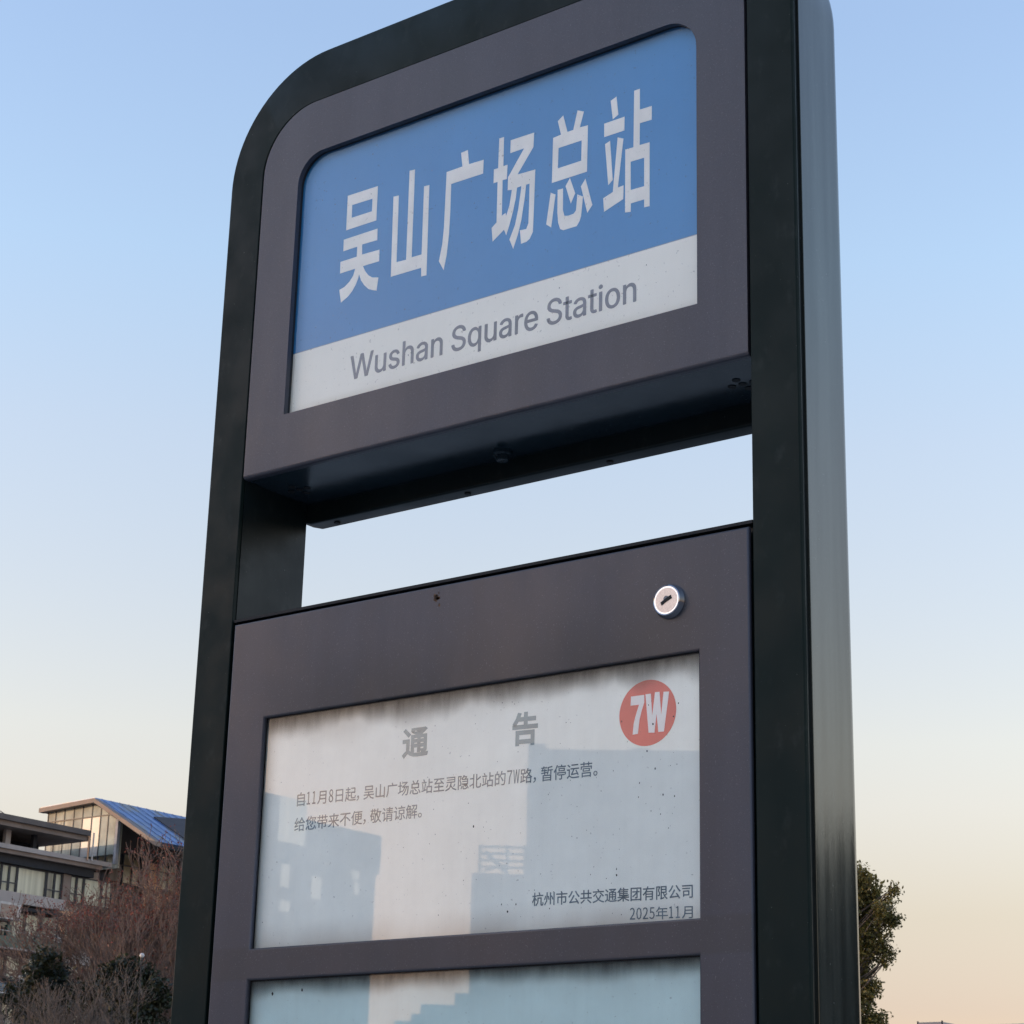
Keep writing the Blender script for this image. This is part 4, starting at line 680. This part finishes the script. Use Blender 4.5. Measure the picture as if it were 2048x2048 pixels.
def branches(base,height,spread,levels=6,seed=1,r0=.12,first=.3,kids=(3,4),lean=(0,0),droop=0.0,minr=.006,ratio=.72):
    g=random.Random(seed); segs=[[] for _ in range(levels+1)]; tips=[]
    def grow(p,d,L,r,lv):
        n=4 if lv<3 else 3
        q=p.copy()
        for i in range(n):
            d2=d+np.array([g.gauss(0,.10+.03*lv),g.gauss(0,.10+.03*lv),g.gauss(0,.06)+.03-droop*lv*.02]); d2/=np.linalg.norm(d2)
            e=q+d2*L/n; ra=r*(1-.45*i/n); rb=r*(1-.45*(i+1)/n)
            segs[lv].append((*q,*e,max(ra,minr),max(rb,minr)))
            q=e; d=d2
            if lv<levels and i>=(1 if lv else n-1-1) :
                for _ in range(1 if g.random()<.75 else 2):
                    a=g.uniform(0,6.28); s=g.uniform(.45,.95)*spread
                    side=np.array([math.cos(a),math.sin(a),.15]); nd=d*(1-.35*s)+side*s; nd/=np.linalg.norm(nd)
                    grow(q,nd,L*ratio*g.uniform(.7,1.05),rb*.62,lv+1)
        if lv<levels:
            for _ in range(2):
                a=g.uniform(0,6.28); nd=d+np.array([math.cos(a),math.sin(a),0])*.38*spread; nd/=np.linalg.norm(nd)
                grow(q,nd,L*ratio*g.uniform(.8,1.05),r*.5,lv+1)
        else: tips.append((q,d))
    L0=height*first
    grow(np.array(base,float),np.array([lean[0],lean[1],1.0])/np.linalg.norm([lean[0],lean[1],1]),L0,r0,0)
    return segs,tips
def leaves(P,size,n_per=1,jit=.1,elong=1.7):
    P=np.asarray(P,float); P=np.repeat(P,n_per,0)+rng.normal(0,jit,(len(P)*n_per,3)); n=len(P)
    a=rng.normal(size=(n,3)); a/=np.linalg.norm(a,axis=1,keepdims=True); b=rng.normal(size=(n,3)); b-= (b*a).sum(1,keepdims=True)*a; b/=np.linalg.norm(b,axis=1,keepdims=True)
    s=size*rng.uniform(.6,1.3,(n,1)); A=a*s*elong/2; B=b*s/2
    V=np.stack([P-A,P+B*.9-A*.1,P+A,P-B*.9-A*.1],1).reshape(-1,3); F=np.arange(4*n).reshape(-1,4)
    return fast_mesh(V,F)
def leaf_mat(name,c1,c2,trans=.25,scale=1.2):
    m=Mat(name,c1,.55); m.over(m.ramp(m.noise(scale,3),.35,.65),c2)
    wn=m.n('ShaderNodeTexWhiteNoise'); geo=m.n('ShaderNodeNewGeometry'); 
    m.vary(geo.outputs['Random Per Island'],.6,1.35)
    bs=m.b; tl=m.n('ShaderNodeBsdfTranslucent'); m.l(m.c,tl.inputs[0]); mx=m.n('ShaderNodeMixShader'); mx.inputs[0].default_value=trans
    m.l(m.c,bs.inputs['Base Color']); m.l(bs.outputs[0],mx.inputs[1]); m.l(tl.outputs[0],mx.inputs[2]); m.l(mx.outputs[0],m.o.inputs[0]); return m.m
M['bark_grey']=plain('grey_bark',(.120,.102,.090),.9,scale=4,lo=.7,hi=1.2)
M['bark_red']=plain('reddish_bark',(.150,.108,.090),.9,scale=3,lo=.7,hi=1.2)
M['red_leaf']=leaf_mat('withered_red_leaf',(.22,.050,.030),(.14,.045,.035))
M['green_dark']=leaf_mat('dark_evergreen_leaf',(.011,.017,.008),(.026,.033,.013))
M['green_olive']=leaf_mat('olive_evergreen_leaf',(.085,.085,.022),(.150,.130,.036),.35,.8)
def bare_tree(name,px,dist_y,top_py,spread,seed,label,mat,red=False,levels=6,kids=None,r0=.12,first=.3,lean=(0,0),minr=.006,ratio=.72,cat='tree',crown_py=None,nleaf=2):
    b=on_y(px,2048,dist_y); top=on_y(px,top_py,dist_y)[2]
    base=(b[0],b[1],0.0)
    T=empty(name,base,label,cat)
    segs,tips=branches(base,top,spread,levels,seed,r0,first,lean=lean,minr=minr,ratio=ratio)
    allz=np.array([t[0][2] for t in tips]); k=top/np.quantile(allz,.99)
    def sc(rows):
        A=np.array(rows); A[:,2]*=k; A[:,5]*=k; return A
    put('trunk',tube_mesh(sc(segs[0]),10),mat,T,True)
    put('limb',tube_mesh(np.concatenate([sc(segs[1]),sc(segs[2])]),6),mat,T,True)
    tw=np.concatenate([sc(s) for s in segs[3:] if s]); tag(put('twigs',tube_mesh(tw,3),mat,T),kind='stuff')
    tp=np.array([t[0] for t in tips]); tp[:,2]*=k
    if red:
        sel=tp[(tp[:,2]>top*.80)]; sel=sel[rng.random(len(sel))<.6]
        if len(sel): tag(put('leaves',leaves(sel,.042,nleaf,.05),M['red_leaf'],T),kind='stuff')
    return T,tp
def evergreen(name,clumps,ground,label,mat,leaf,dens,group=None,cat='tree'):
    """clumps: (x,y,z,r) ellipsoid leaf masses carried by limbs from one trunk"""
    T=empty(name,ground,label,cat,group)
    C=np.array(clumps,float); tz=C[:,2].max()
    segs=[]; cx,cy=ground[0],ground[1]; prev=np.array([cx,cy,0.]); n=7
    for i in range(1,n+1):
        q=np.array([cx+rnd.gauss(0,.08)+ (C[:,0].mean()-cx)*i/n*.6,cy+rnd.gauss(0,.08),tz*.93*i/n]); segs.append((*prev,*q,.22*(1-.8*(i-1)/n),.22*(1-.8*i/n))); prev=q
    put('trunk',tube_mesh(segs,8),M['bark_grey'],T,True)
    limb=[]
    for x,y,z,r in clumps:
        z0=max(z-1.6,tz*.2); a=np.array([cx,cy,z0]); 
        for _ in range(3):
            b=np.array([x,y,z])+np.clip(rng.normal(0,r*.3,3),-r*.5,r*.5); m_=(a+b)/2+rng.normal(0,.12,3); limb+= [(*a,*m_,.05,.03),(*m_,*b,.03,.008)]
            for _ in range(4):
                e=b+np.clip(rng.normal(0,r*.3,3),-r*.45,r*.45); limb.append((*b,*e,.012,.005))
    put('limb',tube_mesh(limb,4),M['bark_grey'],T)
    P=[]
    for x,y,z,r in clumps:
        k=int(dens*r**2.2); 
        # twig-end tufts inside each clump, leaves gathered round them
        t=rng.normal(size=(max(k//14,4),3)); t/=np.linalg.norm(t,axis=1,keepdims=True); t*=(rng.random((len(t),1))**.45)*r*rng.uniform(.75,1.12,(len(t),1)); t[:,2]*=.85
        t+=np.array([x,y,z]); P.append(np.repeat(t,14,0)+rng.normal(0,leaf*1.15,(len(t)*14,3)))
    tag(put('crown',leaves(np.concatenate(P),leaf,1,.01),mat,T),kind='stuff')
    return T
T1,_=bare_tree('bare_tree',337,44,1735,.95,5,'bare tree with fine brown twigs and a few withered red leaves on top, close left of the sign','',red=True) if False else (None,None)
bare_tree('bare_tree',328,44,1738,.95,5,'tallest bare tree, fine brown twigs tipped with withered red leaves, beside the left post',M['bark_red'],red=True,levels=6,first=.30,r0=.13,minr=.008,ratio=.80,nleaf=5)
bare_tree('bare_tree',278,41,1840,.85,9,'brown bare tree with dense crooked twigs left of the tallest bare tree',M['bark_red'],red=True,levels=5,first=.26,r0=.09,minr=.006,ratio=.78,nleaf=1)
bare_tree('bare_tree',175,31,1940,1.2,13,'low grey bare tree with long tangled branches in front of the dark evergreens',M['bark_grey'],levels=5,first=.24,r0=.06,minr=.0045,ratio=.78)
bare_tree('bare_tree',30,31,1965,1.25,21,'low grey bare tree at the bottom left corner of the view',M['bark_grey'],levels=5,first=.24,r0=.06,minr=.0045,ratio=.78)
def clump_px(lst,Y): 
    out=[]
    for px,py,r,dy in lst:
        if Y==46: px-=8
        p=on_y(px,py,Y+dy); out.append((p[0],p[1],p[2],r*np.linalg.norm(p-CAM)/FPX))
    return out
g=on_y(95,2048,39); evergreen('evergreen_tree',clump_px([(95,1920,28,0),(70,1940,30,-.4),(118,1945,30,.5),(90,1975,48,0),(130,1985,40,.3),(60,2010,50,.2),(110,2035,60,0),(30,1995,36,.3)],39),(g[0],39,0),'dark evergreen tree in front of the hotel balconies',M['green_dark'],.085,2600)
g=on_y(255,2048,38.5); evergreen('evergreen_tree',clump_px([(250,1935,26,0),(225,1955,30,0),(285,1950,36,.5),(310,1990,38,.3),(245,1980,50,0),(200,2010,44,.2),(280,2030,60,0),(180,1980,26,0)],38.5),(g[0],38.5,0),'dark evergreen tree behind the bare twigs beside the globe lamp',M['green_dark'],.085,2600)
# tree right of the sign
RY=46
rc=[(1640,1765,42,0),(1690,1760,44,.3),(1722,1752,30,0),(1745,1778,30,0),(1700,1800,60,0),(1745,1820,44,.4),(1770,1822,28,-.3),(1795,1782,13,0),(1790,1800,11,.1),(1795,1776,9,0),(1800,1838,16,.1),(1782,1846,16,0),(1655,1830,70,0),(1700,1870,60,.2),(1745,1870,34,0),(1735,1900,40,0),(1772,1893,20,0),(1785,1912,14,0),(1775,1925,13,.1),(1785,1868,9,0),
    (1690,1930,58,0),(1725,1945,38,.3),(1700,1990,50,0),(1745,1985,24,0),(1752,1970,18,.2),(1720,2030,52,0),(1765,2042,20,.1),(1640,1930,70,0),(1640,2020,70,0)]
g=on_y(1655,2048,RY); evergreen('evergreen_tree',clump_px(rc,RY),(g[0],RY,0),'tall olive green evergreen tree partly hidden by the right post of the sign',M['green_olive'],.058,6500)
# trees out of the picture to the right, mirrored in the side of the post
for i,(x,y,h) in enumerate(((24.5,45,8.9),(31,43,8.4),(41,38,8.8),(19,48.5,8.6),(50,36,8))):
    cl=[(x+rnd.gauss(0,1.7),y+rnd.gauss(0,1.7),h*rnd.uniform(.35,.95),rnd.uniform(1.2,2.0)) for _ in range(34)]
    evergreen('evergreen_tree',cl,(x,y,0),('dark evergreen tree in the middle of the row right of the sign','second dark evergreen from the right end of the row','dark evergreen at the right of the row, next to the last one','dark evergreen tree at the left end of the row nearest the sign','lowest dark evergreen at the far right end of the row')[i],M['green_dark'],.26,420,'row of evergreens right of the sign')
# globe lamp
def globe_lamp(px,py,Y,r,label):
    p=on_y(px,py,Y); L=empty('street_lamp',(p[0],p[1],0),label,'lamp')
    n=20; v=[];f=[]
    for i in range(1,12):
        a=math.pi*i/12
        for j in range(n): v.append((p[0]+r*math.sin(a)*math.cos(2*math.pi*j/n),p[1]+r*math.sin(a)*math.sin(2*math.pi*j/n),p[2]+r*math.cos(a)))
    for i in range(10):
        for j in range(n): f.append((i*n+j,i*n+(j+1)%n,(i+1)*n+(j+1)%n,(i+1)*n+j))
    f.append(tuple(range(n))); f.append(tuple(range(10*n,11*n)))
    MB().add(v,f).build('globe_shade',plain('milky_glass',(.60,.59,.57),.25),L,True)
    MB().bar((p[0],p[1],0),(p[0],p[1],p[2]-r),.016,10).build('pole',M['soffit_painted_shade'],L)
    MB().bar((p[0],p[1],p[2]-r-.06),(p[0],p[1],p[2]-r+.03),.035,12).build('collar',M['frame'],L)
globe_lamp(284,1911,36.5,.062,'white globe street lamp seen through the bare twigs')

# ------------------------------------------------------------------ far low building, bottom right
p=on_y(1860,2046,150)
D=empty('distant_building',(p[0],150,0),'distant flat roofed building just showing at the bottom edge right of the tree','building')
zt=p[2]
MB().box(p[0]-9,p[0]+14,150,165,0,zt-.25).build('wall',M['white'],D)
MB().box(p[0]-.9,p[0]+1.1,149.8,152,zt-.249,zt+.05).build('roof_house',M['render'],D)
for x in (-.95,1.1,-5.2): MB().box(p[0]+x-.05,p[0]+x+.05,149.8,149.9,zt-.249,zt+.14).build('roof_post',M['frame'],D)
for i in range(9): MB().box(p[0]-8+i*2.4,p[0]-6.8+i*2.4,149.94,149.99,zt-2.4,zt-1.0).build('window',M['frame'],D)

# ------------------------------------------------------------------ buildings behind the photographer, mirrored in the panes
YM=.0018
def local(az,dist):
    v=np.array([-math.sin(R_(az)),math.cos(R_(az)),0]); e=np.array([math.cos(R_(az)),math.sin(R_(az)),0]); return v,e,dist
def sz(px,py,F):
    v,e,d=F; r=ray(px,py); t=d/(r@v); P=r*t; return float(P@e),float(P[2]+CAM[2])
def lbox(mb,F,s0,s1,d0,d1,z0,z1):
    v,e,d=F; pts=[]
    for z in (z0,z1):
        for s,dd in ((s0,d0),(s1,d0),(s1,d1),(s0,d1)):
            P=CAM+v*(d+dd)+e*s; pts.append((P[0],2*YM-P[1],z))
    mb.hexa(pts); return mb
FR=local(34.5,33)
m=Mat('grey_wall_tiles',(.165,.17,.175),.8); m.vary(m.noise(.6,4),.9,1.1); M['rwall']=m.done()
M['rwall2']=plain('blue_grey_render',(.13,.15,.175),.8,scale=1)
m=Mat('window_with_added_glow',(.5,.42,.34),.5); m.b.inputs['Emission Color'].default_value=(1,.80,.62,1); m.b.inputs['Emission Strength'].default_value=.62; M['rglass']=m.done()  # glow added in place of bright sky seen in and through the panes
def R(px,py): return sz(px,py,FR)
c0=R(1055,1600)[0]; ztopR=R(1240,1500)[1]
P0=CAM+FR[0]*FR[2]
RB_=empty('office_building',(float(P0[0]),float(2*YM-P0[1]),0),'grey block behind the photographer, mirrored in the right half of the notice glass','building')
mb=MB(); lbox(mb,FR,c0,c0+22,0,14,0,ztopR); mb.build('wall',M['rwall'],RB_)
mb=MB(); lbox(mb,FR,c0,R(1090,1500)[0],0,.5,ztopR+.002,R(1060,1486)[1]); mb.build('corner_parapet',M['rwall'],RB_)
mb=MB(); lbox(mb,FR,R(1266,1500)[0],R(1300,1500)[0],.5,2,ztopR+.002,R(1280,1483)[1]); mb.build('roof_hatch',M['rwall'],RB_)
c1=R(942,1739)[0]; zl=R(990,1741)[1]
mb=MB(); lbox(mb,FR,c1,c0-.002,.4,12,0,zl); mb.build('lower_wing',M['rwall'],RB_)
r0,r1=R(956,1700)[0],R(1010,1700)[0]; zr=R(990,1684)[1]
for i in range(4):
    z=zr-(zr-zl)*i*.24
    mb=MB(); lbox(mb,FR,r0,c0-.003,.45,.51,z-.035,z); mb.build('terrace_rail',M['rwall2'],RB_)
for s in (r0,r1,c0-.06): 
    mb=MB(); lbox(mb,FR,s,s+.045,.44,.52,zl+.001,zr+.01); mb.build('rail_post',M['rwall2'],RB_)
v_,e_,d_=FR
def lp(s,dd,z):
    P=CAM+v_*(d_+dd)+e_*s; return (P[0],2*YM-P[1],z)
MB().bar(lp(r0+.1,.48,zr-.1),lp(r1,.48,zl+.05),.035).build('terrace_brace',M['rwall2'],RB_)
MB().bar(lp(r0+.1,.48,zl+.05),lp(r1,.48,zr-.3),.02).build('terrace_brace',M['rwall2'],RB_)
prev=c1
for px,py in ((904,1979),(834,2002),(814,2022),(781,2036),(700,2060)):
    s,z=R(px,py); mb=MB(); lbox(mb,FR,s,prev-.002,.6,9,0,z); mb.build('garden_wall',M['rwall'],RB_); prev=s
for i in range(5):
    for j in range(3):
        s=c0+3+i*5.5; z=1.2+j*2.9
        if z+1.5<ztopR-.5: mb=MB(); lbox(mb,FR,s,s+1.6,-.04,-.005,z,z+1.4); mb.build('window',M['frame'],RB_)
# left block, facade along y
XL=-18.0
def Lq(px,py):
    P=on_x(px,py,XL); return float(P[1]),float(P[2])
def mbox(mb,x0,x1,y0,y1,z0,z1): return mb.box(x0,x1,2*YM-y0,2*YM-y1,z0,z1)
yA0=Lq(430,1600)[0]; yA1,zA=Lq(611,1604); yB1,zB=Lq(748,1672)
LB=empty('apartment_building',(XL-4,-yA1,0),'blue grey apartment block behind the photographer, mirrored in the left half of the notice glass','building')
mb=MB(); mbox(mb,XL-9,XL,yA0-14,yA1,0,zA); mb.build('wall',M['rwall2'],LB)
mb=MB(); mbox(mb,XL-9,XL+.05,yA1+.002,yB1,0,zB); mb.build('wall',M['rwall2'],LB)
mb=MB(); mbox(mb,XL+.052,XL+.12,Lq(689,1655)[0],yB1,zB-.55,zB-.02); mb.build('parapet_band',M['rwall'],LB)
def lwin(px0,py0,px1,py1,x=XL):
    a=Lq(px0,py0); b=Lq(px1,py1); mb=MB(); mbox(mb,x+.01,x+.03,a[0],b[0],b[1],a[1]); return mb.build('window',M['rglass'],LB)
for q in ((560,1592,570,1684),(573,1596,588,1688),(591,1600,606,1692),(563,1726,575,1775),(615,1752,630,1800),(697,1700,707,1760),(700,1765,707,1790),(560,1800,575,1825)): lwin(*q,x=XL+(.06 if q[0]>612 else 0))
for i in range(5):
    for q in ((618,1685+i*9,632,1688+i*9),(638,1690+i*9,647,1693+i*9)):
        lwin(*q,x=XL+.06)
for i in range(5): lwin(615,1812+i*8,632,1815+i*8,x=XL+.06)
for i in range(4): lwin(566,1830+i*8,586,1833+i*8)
